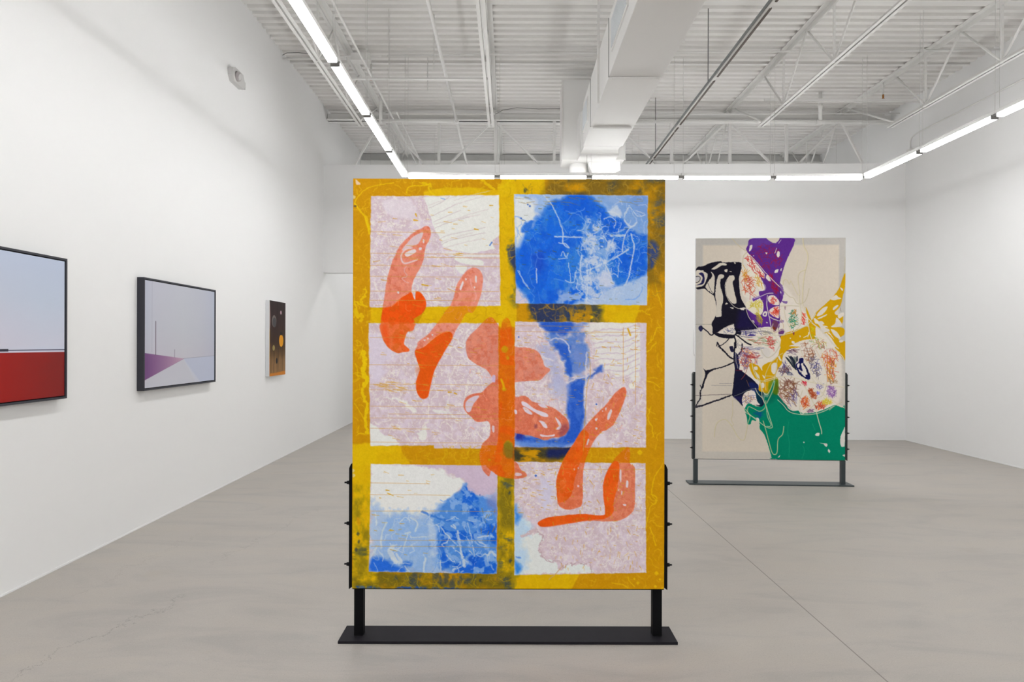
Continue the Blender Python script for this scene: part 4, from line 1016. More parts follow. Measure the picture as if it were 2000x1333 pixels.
def paint_two():
    A = Art(1360, 465.5, 1653.5, 898.5, 1.7, (188, 184, 178))  # greyer base stays as border: stretcher show-through, a light effect put into colour
    r = random.Random(5)
    CM = (211, 201, 187)
    full = A.all()
    A.put(A.rect(1374, 479, 1641, 884, 2.0, .3), CM)
    A.put(A.rect(1374, 700, 1641, 884, 40, 0), (200, 191, 178), .8)
    n2 = A.noise(.03, 2, 5); n3 = A.noise(.12, 3, 4); n4 = A.noise(.4, 4, 3)
    BK = (27, 25, 38); NV = (24, 24, 56); PU = (94, 46, 140); OC = (206, 158, 12); GR = (2, 128, 98); CR = (222, 214, 204)
    def P(q, col, f=za, soft=.5, rough=.8, a=1.0, mod=None, sm=True, rf=.35): A.put(A.poly(f(q), soft, rough * .7, rf, 31, sm), col, a, mod, bump=.3)
    def Ln(q, w, col, f=za, a=1.0, rough=.5, sm=True): A.put(A.line(f(q), w, .45, rough, .35, 33, sm), col, a, bump=.3)
    # --- light cream lifted zone of the middle
    P([(640, 250), (700, 250), (1100, 600), (1300, 850), (1420, 1000), (1700, 1333), (600, 1333), (560, 1150), (700, 900), (640, 600)], (222, 214, 203), soft=3, rough=2, a=.9)
    P([(560, -20), (1100, 0), (1400, 0), (1740, 0), (1740, 640), (1330, 745), (1080, 600), (900, 560), (740, 640), (620, 430), (560, 200)], (221, 213, 203), zb, 3, 2, .9)
    # --- purple
    P([(770, 90), (1200, 90), (1238, 150), (1190, 260), (1130, 400), (1085, 560), (1075, 640), (1112, 700), (1105, 790), (1070, 860), (1078, 960), (1075, 1060), (1062, 1110), (940, 1095), (830, 1105), (770, 1060), (715, 980), (675, 880), (740, 925), (800, 960), (860, 950), (890, 900), (860, 790), (840, 700), (905, 685), (920, 640), (880, 580), (850, 515), (900, 545), (905, 500), (830, 400), (700, 240), (712, 170)], PU)
    P([(905, 500), (960, 560), (1060, 640), (1100, 800), (1000, 850), (880, 700)], (92, 48, 128), rough=.6, a=.5)
    P([(770, 88), (1000, 88), (960, 160), (730, 200)], (106, 70, 160), soft=3, a=.5)
    P([(925, 86), (1062, 86), (1050, 130), (1012, 148), (968, 128), (940, 105)], CM, rough=1.6)
    A.scribble(*za([(930, 300)])[0], 30, 24, 0, [(160, 30, 52), (176, 34, 48), (140, 34, 70)], 150, 10, .8, .8, 1, [0, .6, 2.5, 1.3])
    A.scribble(*za([(1000, 600)])[0], 7, 22, -.4, [(176, 24, 48), (150, 26, 60)], 90, 8, .9, .85, 2, [.8, 1.1, 2.2])
    for q in ([(735, 175), (762, 170), (755, 210), (725, 240)], [(1050, 240), (1075, 250), (1070, 300), (1050, 305), (1040, 280)], [(1030, 450), (1060, 442), (1050, 480), (1015, 480)], [(910, 255), (935, 255), (925, 275)], [(1080, 450), (1100, 430), (1090, 465)], [(770, 285), (782, 288), (776, 296)], [(925, 510), (945, 515), (975, 575), (950, 575), (920, 545)]):
        P(q, CR, rough=1)
    Ln([(1040, 205), (1020, 260)], 1, CR); Ln([(1090, 110), (1060, 150)], .8, CR); Ln([(690, 240), (800, 350), (900, 470), (1000, 570), (1080, 650)], 1.3, (224, 214, 196))
    # bright lens shapes beside the purple
    P([(690, 280), (760, 330), (840, 420), (890, 500), (895, 550), (850, 515), (790, 480), (740, 440), (690, 350)], (226, 218, 206), rough=.5)
    A.scribble(*za([(780, 420)])[0], 24, 6, .95, [(196, 44, 44), (206, 66, 56)], 60, 9, .8, .9, 3, [.9, .3, 1.5])
    A.scribble(*za([(870, 510)])[0], 9, 4, .9, [(196, 44, 44)], 20, 7, .8, .9, 33, [.9, .3, 1.5])
    P([(740, 430), (800, 500), (860, 560), (905, 650), (890, 685), (845, 680), (800, 600), (740, 520), (710, 420)], (228, 220, 206), rough=.4)
    A.scribble(*za([(840, 590)])[0], 5, 15, -.35, [(200, 150, 40), (214, 170, 60)], 34, 10, .8, .9, 4, [1.0, 1.3, .5])
    P([(650, 430), (700, 450), (760, 560), (820, 680), (825, 740), (680, 760), (645, 650), (640, 520)], (224, 216, 204), rough=.4)
    A.scribble(*za([(680, 510)])[0], 5, 14, -.1, [(200, 150, 30), (214, 130, 40)], 40, 12, .8, .85, 5, [1.2, .4, 2.0]); A.scribble(*za([(720, 640)])[0], 11, 20, -.3, [(196, 74, 44), (206, 100, 50), (190, 50, 50)], 80, 12, .8, .85, 6, [.7, 1.2, .1, 2.4])
    P([(730, 800), (850, 780), (890, 850), (880, 930), (850, 960), (760, 920), (700, 880), (690, 830)], (226, 218, 196), rough=.4)
    A.scribble(*za([(810, 850)])[0], 12, 8, 0, [(214, 200, 70), (200, 180, 60)], 70, 9, .8, .85, 7); A.scribble(*za([(840, 980)])[0], 4, 14, -.35, [(206, 190, 50), (170, 150, 40)], 50, 10, .8, .85, 8, [1.2, .9, 1.6])
    P([(955, 745), (1010, 740), (1060, 790), (1080, 840), (1020, 850), (960, 820), (940, 780)], (228, 216, 208), rough=.4); A.scribble(*za([(1005, 795)])[0], 6, 6.5, .6, [(204, 50, 52), (210, 80, 60)], 40, 7, .8, .9, 9)
    P([(1070, 865), (1070, 990), (1020, 985), (960, 940), (975, 890)], (228, 212, 204), rough=.4); A.scribble(*za([(1025, 930)])[0], 8, 8, 0, [(206, 50, 44), (220, 80, 50)], 60, 8, .8, .9, 10)
    P([(905, 920), (935, 930), (925, 975), (890, 975), (880, 950)], (224, 216, 206)); P([(905, 940), (918, 945), (912, 965), (898, 962)], PU)
    P([(770, 770), (870, 740), (870, 760), (790, 800), (775, 805)], (108, 66, 160)); Ln([(780, 775), (870, 745), (930, 720), (1000, 715)], 1.2, (212, 200, 200))
    Ln([(935, 740), (930, 860), (960, 1000), (980, 1100), (1010, 1180)], 1.5, (208, 200, 190)); Ln([(960, 980), (1010, 1010), (1100, 1035)], 1.8, (200, 190, 180)); P([(1090, 1015), (1120, 1025), (1115, 1050), (1080, 1045)], (150, 120, 160))
    P([(990, 1040), (1020, 1020), (1060, 1060), (1050, 1110), (1020, 1150), (990, 1130), (985, 1090)], (104, 58, 92)); A.scribble(*za([(1010, 1120)])[0], 3.5, 6, 0, [(120, 50, 30)], 30, 5, .9, .9, 11)
    P([(1070, 1140), (1110, 1120), (1130, 1150), (1110, 1190), (1100, 1230), (1070, 1200)], (104, 60, 120)); P([(1065, 590), (1110, 640), (1125, 720), (1090, 740), (1080, 650)], (110, 72, 150), rough=1.5, a=.8)
    P([(1095, 800), (1160, 810), (1150, 835), (1110, 820)], (110, 76, 150), rough=1.5, a=.8); Ln([(1078, 600), (1072, 800), (1068, 1000), (1062, 1200)], .8, (70, 40, 80), a=.8)
    for q in ([(920, 1040), (940, 1045), (930, 1058)], [(770, 1020), (790, 1040), (780, 1060), (750, 1035)], [(1080, 690), (1095, 710), (1085, 715)]): P(q, CR)
    # --- black forms
    P([(118, 440), (200, 405), (290, 368), (400, 352), (430, 365), (600, 360), (640, 385), (632, 460), (612, 550), (620, 690), (640, 780), (690, 880), (640, 885), (700, 900), (720, 985), (780, 1050), (830, 1105), (740, 1130), (600, 1135), (560, 1100), (545, 1060), (440, 1110), (325, 1180), (310, 1110), (300, 1060), (330, 1000), (352, 940), (345, 820), (320, 740), (290, 700), (220, 662), (118, 655)], BK, rough=1.0)
    P([(620, 920), (700, 920), (760, 1040), (825, 1105), (700, 1125), (580, 1120), (600, 1020)], (34, 26, 78), soft=6, a=.7)
    for q in ([(118, 465), (190, 462), (250, 495), (238, 560), (205, 625), (150, 645), (118, 640)], [(290, 470), (330, 520), (330, 640), (315, 720), (230, 650), (262, 580), (305, 520)],
              [(380, 510), (435, 505), (438, 535), (400, 560), (400, 640), (425, 720), (430, 810), (412, 880), (412, 970), (370, 985), (345, 970), (352, 820), (340, 740), (350, 620)],
              [(500, 520), (550, 515), (560, 560), (540, 590), (560, 700), (582, 790), (575, 832), (530, 825), (480, 760), (460, 680), (462, 600)],
              [(298, 440), (350, 400), (400, 370), (465, 378), (462, 398), (415, 398), (370, 425), (330, 445)], [(445, 450), (480, 443), (472, 475), (448, 470)], [(160, 455), (205, 455), (200, 466)], [(500, 465), (525, 465), (520, 475)], [(465, 820), (485, 835), (455, 842)], [(550, 365), (575, 368), (565, 382)]):
        P(q, (205, 197, 184), rough=1.0)
    P([(150, 490), (200, 485), (218, 560), (195, 610), (125, 622), (175, 595), (192, 530)], (36, 34, 76), rough=1); P([(118, 520), (150, 515), (165, 550), (118, 580)], (190, 186, 186)); Ln([(118, 525), (160, 525), (165, 560), (140, 590), (118, 590)], 1.2, BK)
    Ln([(120, 655), (200, 650), (260, 690), (320, 735)], 1.6, BK, rough=1); Ln([(255, 600), (290, 680), (315, 715)], .7, BK)
    Ln([(505, 515), (460, 590), (455, 680), (480, 770), (550, 860), (620, 890), (690, 885)], 1.0, (214, 206, 190)); P([(510, 875), (550, 878), (540, 895)], CR, rough=1.5); P([(620, 885), (680, 880), (665, 910), (640, 905)], CR, rough=1.5)
    P([(150, 1100), (185, 1082), (200, 1120), (180, 1150), (160, 1140)], (38, 38, 76), rough=1); Ln([(185, 1100), (250, 1150), (290, 1190), (340, 1170), (440, 1100), (540, 1065)], 2.0, BK, rough=1)
    Ln([(118, 1070), (300, 1068)], .7, (120, 116, 100), a=.8)
    # pale triangle with scribbles, lines to the right
    P([(385, 1160), (470, 1110), (545, 1075), (560, 1140), (590, 1180), (500, 1180), (400, 1178)], (218, 210, 200), rough=.5); A.scribble(*za([(490, 1140)])[0], 14, 5, -.1, [(60, 60, 110)], 26, 7, .6, .7, 12)
    Ln([(370, 1170), (420, 1200), (500, 1215), (560, 1190), (600, 1200), (700, 1280), (750, 1300)], 2.6, BK, rough=.8); P([(340, 1165), (440, 1180), (560, 1190), (550, 1225), (440, 1225), (350, 1195)], BK, rough=.8)
    P([(560, 1110), (620, 1130), (640, 1160), (620, 1200), (570, 1190), (575, 1150)], (24, 24, 40), rough=1); Ln([(600, 1150), (760, 1160), (900, 1150), (1000, 1180)], .9, (90, 84, 120), a=.8)
    Ln([(690, 1150), (695, 1210)], 2, (56, 44, 120)); P([(740, 1180), (800, 1190), (780, 1210), (700, 1210)], (60, 44, 130), rough=1); Ln([(600, 1190), (680, 1210), (760, 1215)], 1.2, (40, 40, 90))
    A.scribble(*za([(760, 1165)])[0], 22, 4, .02, [(60, 52, 130), (90, 90, 110)], 40, 12, .6, .75, 13, [0, .1, -.1, 1.5]); A.scribble(*za([(920, 1165)])[0], 14, 4, .1, [(110, 104, 100), (150, 140, 110)], 30, 10, .6, .7, 14, [0, .2])
    A.scribble(*za([(880, 1260)])[0], 26, 7, .08, [(180, 80, 60), (100, 150, 100), (160, 120, 80)], 60, 14, .7, .8, 15, [0, .15, -.15]); A.scribble(*za([(980, 1280)])[0], 8, 12, -.2, [(206, 60, 56), (190, 60, 60)], 60, 8, .8, .85, 16)
    Ln([(1080, 980), (1120, 1100), (1060, 1150), (1000, 1160)], 1.2, (200, 180, 150)); Ln([(560, 1215), (575, 1260), (575, 1333)], 3, BK); Ln([(500, 1230), (440, 1290), (375, 1325)], 1.8, BK, rough=.8)
    # lower half, black network
    Ln([(400, 0), (460, 60), (510, 110), (550, 130)], 3.2, BK, zb, rough=1); Ln([(370, -50), (400, 0)], 2.4, BK, zb, rough=1); Ln([(365, -60), (360, -20)], 2, BK, zb)
    Ln([(565, -60), (560, 50), (558, 150), (575, 250), (560, 380), (545, 540)], 2.6, BK, zb, rough=.8); P([(505, -10), (540, -15), (555, 40), (530, 50), (512, 25)], (34, 32, 60), zb, rough=.8)
    P([(560, 60), (600, 80), (615, 150), (620, 220), (600, 260), (575, 220)], (34, 34, 70), zb, rough=1); Ln([(575, 20), (580, 150), (600, 230), (570, 260)], .8, (214, 208, 190), zb)
    Ln([(600, 90), (640, 40), (650, -40)], 2.6, BK, zb, rough=1); Ln([(640, 20), (680, 10)], 2, BK, zb)
    Ln([(555, 165), (460, 210), (350, 240), (240, 270)], 2.4, BK, zb, rough=1.2); P([(208, 240), (240, 262), (330, 250), (270, 290), (235, 360), (215, 420), (205, 460), (185, 460), (200, 400), (225, 320), (222, 275)], BK, zb, rough=1)
    Ln([(200, 450), (175, 500), (172, 580), (140, 630), (118, 680)], 2.2, BK, zb, rough=1.4); Ln([(170, 430), (185, 465)], 1.4, BK, zb)
    Ln([(118, 685), (220, 655), (330, 610), (400, 590), (480, 560), (560, 530)], 2.8, BK, zb, rough=1.3); Ln([(118, 665), (190, 655), (250, 635)], 1, BK, zb); Ln([(118, 547), (300, 540), (520, 530)], .8, (60, 44, 50), zb, .85); Ln([(300, 430), (530, 432)], .6, (120, 114, 120), zb, .8); Ln([(390, 408), (530, 408)], .6, (120, 114, 120), zb, .8)
    P([(570, 240), (640, 262), (700, 305), (770, 360), (830, 420), (838, 470), (900, 505), (880, 560), (900, 640), (860, 672), (800, 640), (800, 560), (790, 480), (700, 500), (655, 560), (660, 650), (640, 655), (590, 590), (540, 545), (545, 480), (562, 380)], (22, 24, 50), zb, rough=1.2)
    P([(760, 390), (830, 430), (850, 500), (800, 520), (720, 420)], (24, 36, 96), zb, soft=2, a=.8); P([(800, 500), (900, 510), (870, 650), (810, 600)], (8, 60, 80), zb, soft=2, a=.7); P([(560, 560), (660, 560), (655, 640), (600, 600)], (34, 30, 84), zb, soft=2, a=.7)
    Ln([(640, 360), (690, 290), (720, 150), (700, 90)], 1.0, (150, 70, 60), zb, .9); Ln([(700, 370), (730, 440)], .8, (140, 100, 60), zb, .9); Ln([(580, 255), (650, 262)], 1.6, (90, 20, 40), zb, .8)
    P([(760, 490), (800, 510), (820, 600), (850, 650), (720, 640), (680, 690), (650, 620), (660, 555), (700, 520)], (222, 212, 204), zb, rough=1); A.scribble(*zb([(730, 580)])[0], 11, 10, 0, [(80, 70, 130), (150, 90, 70), (170, 140, 80)], 50, 9, .7, .8, 17)
    Ln([(560, 550), (640, 520), (720, 480), (790, 465), (850, 470), (1000, 460)], .8, (120, 124, 120), zb, .9)
    # scribbled burst centre-left
    A.scribble(*zb([(720, 110)])[0], 20, 20, 0, [(206, 90, 50), (214, 150, 70), (170, 70, 60), (110, 80, 130), (90, 90, 140)], 170, 11, .75, .8, 18); A.scribble(*zb([(760, 100)])[0], 14, 4, 0, [(170, 50, 50)], 26, 12, .8, .85, 19, [0, .2, -.2]); A.scribble(*zb([(680, 150)])[0], 8, 16, 0, [(80, 70, 140), (150, 60, 60)], 70, 8, .7, .75, 20)
    A.scribble(*zd([(700, 570)])[0], 20, 4, .1, [(110, 110, 150)], 26, 14, .6, .7, 21, [0, .2]); A.scribble(*zd([(440, 530)])[0], 6, 9, 0, [(120, 110, 120)], 14, 12, .6, .6, 22)
    A.put(A.poly(zd([(880, 600), (960, 570), (1020, 640), (990, 740), (880, 740), (850, 660)]), 1.5, .5), (208, 202, 196), .8)
    # --- ochre, right side
    P([(1815, 490), (1815, 620), (1790, 740), (1760, 860), (1700, 930), (1715, 960), (1790, 970), (1775, 1080), (1735, 1010), (1700, 1060), (1660, 1095), (1790, 1105), (1805, 1180), (1740, 1225), (1760, 1250), (1815, 1260), (1815, 1340), (1720, 1340), (1660, 1230), (1600, 1150), (1500, 1060), (1480, 1080), (1480, 1220), (1430, 1225), (1420, 1150), (1400, 1090), (1260, 1130), (1120, 1180), (1092, 1250), (1085, 1340), (1160, 1340), (1180, 1312), (1240, 1290), (1180, 1240), (1120, 1210), (1250, 1170), (1380, 1110), (1400, 1030), (1385, 960), (1370, 870), (1400, 930), (1440, 1015), (1480, 960), (1500, 920), (1600, 830), (1680, 750), (1745, 660), (1780, 560)], OC, rough=.7)
    P([(1110, 1190), (1400, 1095), (1470, 1150), (1470, 1222), (1330, 1250), (1180, 1315), (1150, 1345), (1088, 1345), (1092, 1250)], OC, rough=.7)
    P([(1480, 1000), (1640, 1160), (1740, 1333), (1660, 1333), (1600, 1220), (1480, 1060)], (222, 214, 204), rough=.5)
    P([(1420, 1070), (1500, 1060), (1560, 1130), (1640, 1180), (1700, 1240), (1815, 1260), (1815, 1345), (1745, 1345), (1640, 1200), (1500, 1090), (1480, 1110)], OC, rough=.7)
    for q in ([(1660, 770), (1710, 735), (1740, 760), (1770, 775), (1735, 785), (1700, 795), (1655, 790)], [(1680, 880), (1720, 850), (1740, 855), (1710, 890), (1680, 905)], [(1500, 950), (1560, 885), (1615, 865), (1600, 910), (1550, 960), (1500, 975)],
              [(1505, 1000), (1600, 955), (1605, 965), (1530, 1005)], [(1520, 1035), (1560, 1035), (1580, 1065), (1530, 1070)], [(1530, 1080), (1600, 1085), (1620, 1100), (1545, 1100)], [(1535, 1110), (1620, 1115), (1640, 1150), (1570, 1180), (1545, 1150)], [(1570, 1185), (1620, 1180), (1640, 1215), (1600, 1205)],
              [(1655, 1120), (1720, 1150), (1765, 1220), (1740, 1225), (1690, 1190)], [(1720, 990), (1780, 1080), (1660, 1098), (1700, 1060)], [(1745, 1000), (1735, 960), (1790, 930), (1800, 965)], [(1755, 650), (1790, 670), (1780, 690)], [(1480, 1195), (1560, 1240), (1480, 1215)],
              [(1215, 1255), (1245, 1265), (1240, 1290), (1215, 1280)], [(1190, 1220), (1205, 1222), (1196, 1235)], [(1300, 1195), (1315, 1200), (1305, 1215)], [(1750, 1250), (1795, 1245), (1790, 1265), (1755, 1270)]):
        P(q, (216, 208, 198), rough=.6)
    Ln([(1395, 1210), (1405, 1160), (1400, 1190), (1350, 1215)], 1.6, (224, 216, 190)); Ln([(1600, 1105), (1650, 1108)], 1.2, OC); Ln([(1570, 1170), (1640, 1150)], 1.2, OC)
    Ln([(1760, 880), (1768, 920)], .7, (120, 100, 60)); A.scribble(*za([(1445, 1150)])[0], 2, 11, 0, [(210, 200, 40), (180, 170, 20)], 40, 5, .8, .85, 24)
    # ochre belt, lower part
    P([(1100, -10), (1310, -10), (1200, 10), (1130, 60), (1110, 110), (1100, 180), (1060, 240), (1030, 320), (1060, 360), (1050, 520), (1000, 540), (900, 510), (840, 480), (850, 380), (800, 350), (760, 290), (735, 220), (745, 175), (800, 190), (840, 210), (880, 260), (880, 210), (940, 170), (1000, 150), (1060, 90)], OC, zb, rough=.7)
    P([(1700, -10), (1815, -10), (1815, 140), (1780, 110), (1740, 40)], OC, zb); P([(1740, 40), (1760, 50), (1740, 60)], CR, zb)
    for q in ([(785, 220), (820, 215), (825, 250), (790, 250)], [(800, 270), (840, 310), (850, 350), (820, 330)], [(985, 190), (1030, 170), (1050, 200), (1040, 270), (1010, 300), (985, 270)], [(870, 400), (900, 400), (900, 450), (870, 455)], [(1060, 100), (1080, 100), (1090, 150), (1070, 130)], [(880, 310), (910, 330), (900, 350)], [(1040, 30), (1060, 10), (1075, 20), (1050, 50)]):
        P(q, (220, 212, 200), zb, rough=.6)
    P([(960, 390), (1050, 350), (1058, 520), (1000, 540), (950, 500)], (90, 130, 30), zb, soft=2, a=.75)
    # scribbles across the centre right
    S = A.scribble
    S(*zc([(690, 620)])[0], 8, 19, 0, [(20, 130, 90), (50, 100, 60), (30, 140, 110), (150, 140, 60)], 110, 7, .75, .85, 25); S(*zc([(710, 480)])[0], 3, 5, 0, [(200, 120, 40)], 14, 5, .9, .85, 26)
    A.put(A.poly(zc([(845, 455), (880, 500), (915, 650), (900, 690), (860, 670)]), .6, .5), (224, 200, 190), .7); S(*zc([(875, 620)])[0], 3, 13, .05, [(216, 50, 40), (226, 90, 60)], 60, 6, .8, .9, 27, [1.4, 1.1, .2])
    P([(1125, 868), (1145, 868), (1138, 905)], (150, 110, 120), a=.7); P([(1220, 1150), (1245, 1160), (1235, 1190)], (140, 60, 70), rough=1)
    S(*za([(1350, 1300)])[0], 7, 5, 0, [(150, 80, 50), (190, 130, 60)], 16, 8, .7, .8, 28); S(*za([(1520, 1280)])[0], 16, 10, .4, [(150, 60, 50), (190, 180, 60), (100, 140, 60), (170, 90, 60)], 90, 8, .7, .75, 29)
    S(*zb([(1220, 40)])[0], 9, 5, -.3, [(100, 50, 50), (80, 50, 90)], 34, 10, .7, .8, 30, [0, -.3, .3]); S(*zb([(1410, 70)])[0], 11, 15, -.2, [(120, 70, 50), (160, 90, 50)], 70, 10, .7, .8, 31, [1.4, .1, 2.0]); S(*zb([(1480, 210)])[0], 10, 20, -.35, [(80, 66, 90), (70, 70, 150), (90, 80, 80)], 110, 9, .7, .8, 32)
    S(*zb([(1640, 110)])[0], 15, 16, 0, [(196, 70, 30), (214, 150, 50), (190, 50, 40)], 120, 10, .75, .8, 34, [1.4, 1.0, 2.0, .1]); S(*zb([(1660, 260)])[0], 10, 20, .1, [(206, 60, 30), (220, 130, 30), (200, 180, 50), (130, 70, 40)], 140, 9, .8, .85, 35, [1.4, 1.8, 1.1, .3]); S(*zb([(1680, 380)])[0], 8, 4, 0, [(150, 110, 60)], 20, 7, .7, .8, 36)
    Ln([(1470, 0), (1540, 130), (1600, 260), (1620, 380)], 1.2, (220, 110, 80), zb, .8)
    # navy leaf and dark hatching
    for i in range(16): Ln([(1140 + i * 9, 100 + r.uniform(-10, 20)), (1190 + i * 6, 160 + r.uniform(-10, 10)), (1230 + i * 4, 220 + i * 3)], r.uniform(.6, 2.2), r.choice([(20, 28, 50), (30, 60, 50), (40, 40, 60)]), zb, .9)
    P([(1310, 115), (1345, 125), (1350, 175), (1385, 220), (1420, 300), (1420, 350), (1370, 350), (1310, 310), (1270, 250), (1255, 190), (1280, 150)], (222, 214, 206), zb); 
    P([(1300, 120), (1345, 120), (1345, 165), (1320, 180), (1330, 240), (1350, 300), (1415, 300), (1420, 355), (1380, 355), (1300, 300), (1265, 240), (1255, 190), (1290, 165)], (22, 24, 78), zb, rough=2.2); P([(1350, 170), (1385, 225), (1415, 300), (1395, 310), (1370, 230), (1345, 190)], (26, 26, 70), zb, rough=1.4)
    for q in ([(1275, 190), (1300, 175), (1300, 215), (1280, 225)], [(1320, 260), (1350, 280), (1375, 330), (1330, 300)], [(1290, 240), (1315, 260), (1310, 280)]): P(q, (222, 214, 206), zb, rough=1.2)
    S(*zb([(1130, 250)])[0], 11, 8, -.3, [(100, 60, 50), (70, 60, 120), (110, 80, 90)], 110, 8, .7, .85, 37); S(*zb([(1130, 190)])[0], 3, 5, 0, [(70, 60, 130)], 20, 6, .8, .85, 38); S(*zb([(1190, 290)])[0], 6, 3, .3, [(90, 60, 100), (60, 80, 110)], 30, 6, .7, .8, 39)
    S(*zb([(1170, 470)])[0], 20, 19, 0, [(122, 74, 46), (140, 96, 60), (110, 60, 50)], 190, 14, .75, .8, 40, [0, 1.5, .8, 2.3]); S(*zb([(1230, 560)])[0], 10, 16, .4, [(90, 80, 150), (130, 90, 60)], 70, 11, .7, .75, 41, [1.2, .8, 1.9]); S(*zb([(1130, 600)])[0], 16, 5, .8, [(160, 100, 90)], 34, 10, .7, .7, 42, [.7, .9])
    S(*zb([(1360, 400)])[0], 4.5, 4, .8, [(210, 50, 70), (190, 40, 60)], 50, 5, .8, .9, 43, [.9, .5]); S(*zb([(1515, 440)])[0], 3, 6, -.2, [(110, 90, 180)], 34, 5, .8, .85, 44, [1.3]); S(*zb([(1555, 435)])[0], 2.4, 5, 0, [(100, 90, 150)], 12, 5, .8, .85, 45); S(*zb([(1510, 510)])[0], 4, 2.4, .1, [(120, 110, 200)], 26, 4, .8, .8, 46)
    S(*zb([(1655, 490)])[0], 8.5, 12, -.3, [(130, 80, 160), (110, 60, 140), (150, 100, 170)], 130, 6, .75, .8, 47); S(*zb([(1450, 520)])[0], 5, 11, -.55, [(160, 62, 30), (180, 80, 40)], 130, 6, .8, .85, 48)
    S(*zb([(1365, 620)])[0], 7.5, 11, .1, [(214, 90, 30), (226, 140, 50), (190, 60, 40)], 120, 7, .75, .85, 49); S(*zb([(1540, 650)])[0], 11, 7, -.2, [(196, 60, 40), (160, 50, 40), (220, 110, 40)], 110, 7, .75, .85, 50); S(*zb([(1610, 610)])[0], 9, 6, 0, [(214, 200, 60), (200, 180, 40)], 80, 6, .75, .85, 51); S(*zb([(1430, 710)])[0], 7, 3, -.2, [(120, 80, 120)], 40, 5, .8, .85, 52)
    Ln([(1718, 470), (1718, 550)], .7, (150, 130, 150), zb, .8)
    # --- green
    P([(945, 560), (975, 470), (1000, 390), (1030, 380), (1000, 500), (1060, 540), (1110, 600), (1150, 650), (1180, 690), (1230, 715), (1290, 712), (1340, 740), (1440, 735), (1560, 705), (1640, 670), (1700, 645), (1780, 672), (1815, 690), (1815, 1275), (1040, 1262), (990, 1240), (970, 1180), (940, 1080), (900, 980), (855, 920), (850, 860), (820, 800), (805, 830), (765, 825), (745, 868), (712, 868), (705, 800), (690, 740), (680, 690), (715, 640), (740, 632), (800, 660), (860, 672), (900, 640), (905, 560)], GR, zb, rough=1.1)
    P([(900, 520), (1040, 525), (1000, 620), (930, 620)], (4, 100, 80), zb, soft=3, a=.6); P([(1050, 540), (1180, 690), (1250, 735), (1200, 740), (1100, 660)], (20, 70, 76), zb, soft=1.5, a=.5)
    P([(1000, 520), (1020, 420), (1058, 370), (1056, 520)], (70, 110, 24), zb, soft=2, a=.8)
    A.put(A.poly(zb([(700, 640), (1815, 640), (1815, 1280), (700, 1280)]), 1, 0, smooth=False), (0, 136, 104), .25, sstep(n2, .5, .6) * (A.C[..., 1] > A.C[..., 0] * 2.5))
    A.scribble(*zb([(840, 760)])[0], 10, 5, .2, [(20, 60, 150), (10, 90, 120)], 40, 10, .8, .8, 53)
    for q in ([(1480, 985), (1500, 960), (1530, 965), (1525, 990), (1500, 995)], [(1345, 1065), (1362, 1066), (1352, 1078)], [(1530, 1075), (1590, 1078), (1618, 1085), (1612, 1115), (1590, 1105), (1575, 1085)], [(1630, 1140), (1650, 1165), (1638, 1185), (1625, 1165)], [(1815, 900), (1795, 930), (1765, 1010), (1770, 1100), (1790, 1115), (1815, 1090)], [(1790, 1210), (1815, 1200), (1815, 1225)], [(1060, 1240), (1085, 1215), (1075, 1240)], [(810, 800), (840, 800), (850, 850), (825, 830)]):
        P(q, (208, 206, 200), zb, rough=1)
    for q in ([(1180, 840), (1170, 960), (1190, 1080), (1185, 1240)], [(1450, 860), (1480, 930)], [(1340, 1110), (1360, 1160), (1335, 1250)]): Ln(q, 1.4, (30, 152, 116), zb, .6)
    # --- pale cords drawn over everything
    CO = (214, 204, 168); CG = (226, 222, 200)
    def cord(q, w, f, col=CO, sh=(176, 164, 130)):
        A.put(A.line(f([(x + 4, y + 3) for x, y in q]), w * .8 + .3, .6), sh, .5); A.put(A.line(f(q), w * .72, .45), col, .9, bump=.5)
    cord([(530, 90), (580, 150), (650, 210), (700, 240), (660, 290), (650, 380)], 1.2, za, (206, 194, 160)); cord([(1335, 90), (1345, 180), (1385, 260), (1390, 340), (1360, 470), (1345, 560), (1335, 680), (1330, 830)], 2.0, za)
    cord([(1360, 450), (1300, 480), (1280, 540), (1290, 650), (1300, 730), (1270, 720), (1200, 580), (1180, 610), (1150, 560), (1115, 570), (1110, 620)], 1.3, za); cord([(1110, 680), (1180, 750), (1230, 770), (1270, 830), (1340, 820), (1380, 760), (1405, 660)], 1.1, za, (200, 190, 160)); cord([(1810, 310), (1805, 420), (1790, 520)], 1.0, za, (186, 182, 160))
    cord([(1080, 860), (1200, 855), (1290, 860)], .9, za, (196, 188, 160)); cord([(1290, 740), (1300, 860), (1330, 960), (1370, 1010), (1380, 1060)], 2.2, za, (220, 212, 190)); cord([(1330, 830), (1370, 930), (1400, 1000), (1440, 1040)], 1.6, za, (224, 216, 190))
    cord([(1480, 920), (1440, 1000), (1400, 1060), (1280, 1130), (1180, 1170), (1060, 1190)], 1.6, za, (224, 216, 190)); cord([(1120, 900), (1140, 1000), (1180, 1100), (1210, 1150)], 1.8, za, (222, 214, 196)); cord([(1310, 900), (1320, 1000), (1300, 1080), (1230, 1150)], 1.2, za, (220, 214, 196))
    cord([(1400, 1060), (1420, 1180), (1480, 1333)], 1.5, za, (222, 216, 200)); cord([(990, 1120), (1020, 1200), (1060, 1260), (1080, 1333)], 2.4, za, (222, 214, 200)); cord([(1000, 1060), (990, 1110), (1030, 1150), (1050, 1110), (1070, 1060)], 1.0, za, (222, 214, 196))
    cord([(590, 1185), (700, 1205), (850, 1200), (1000, 1190), (1100, 1185)], 2.0, za, (224, 216, 200)); cord([(830, 1110), (950, 1120), (1010, 1190)], 1.2, za, (220, 212, 190)); cord([(640, 1220), (760, 1290), (860, 1310)], 1.5, za, (224, 216, 200))
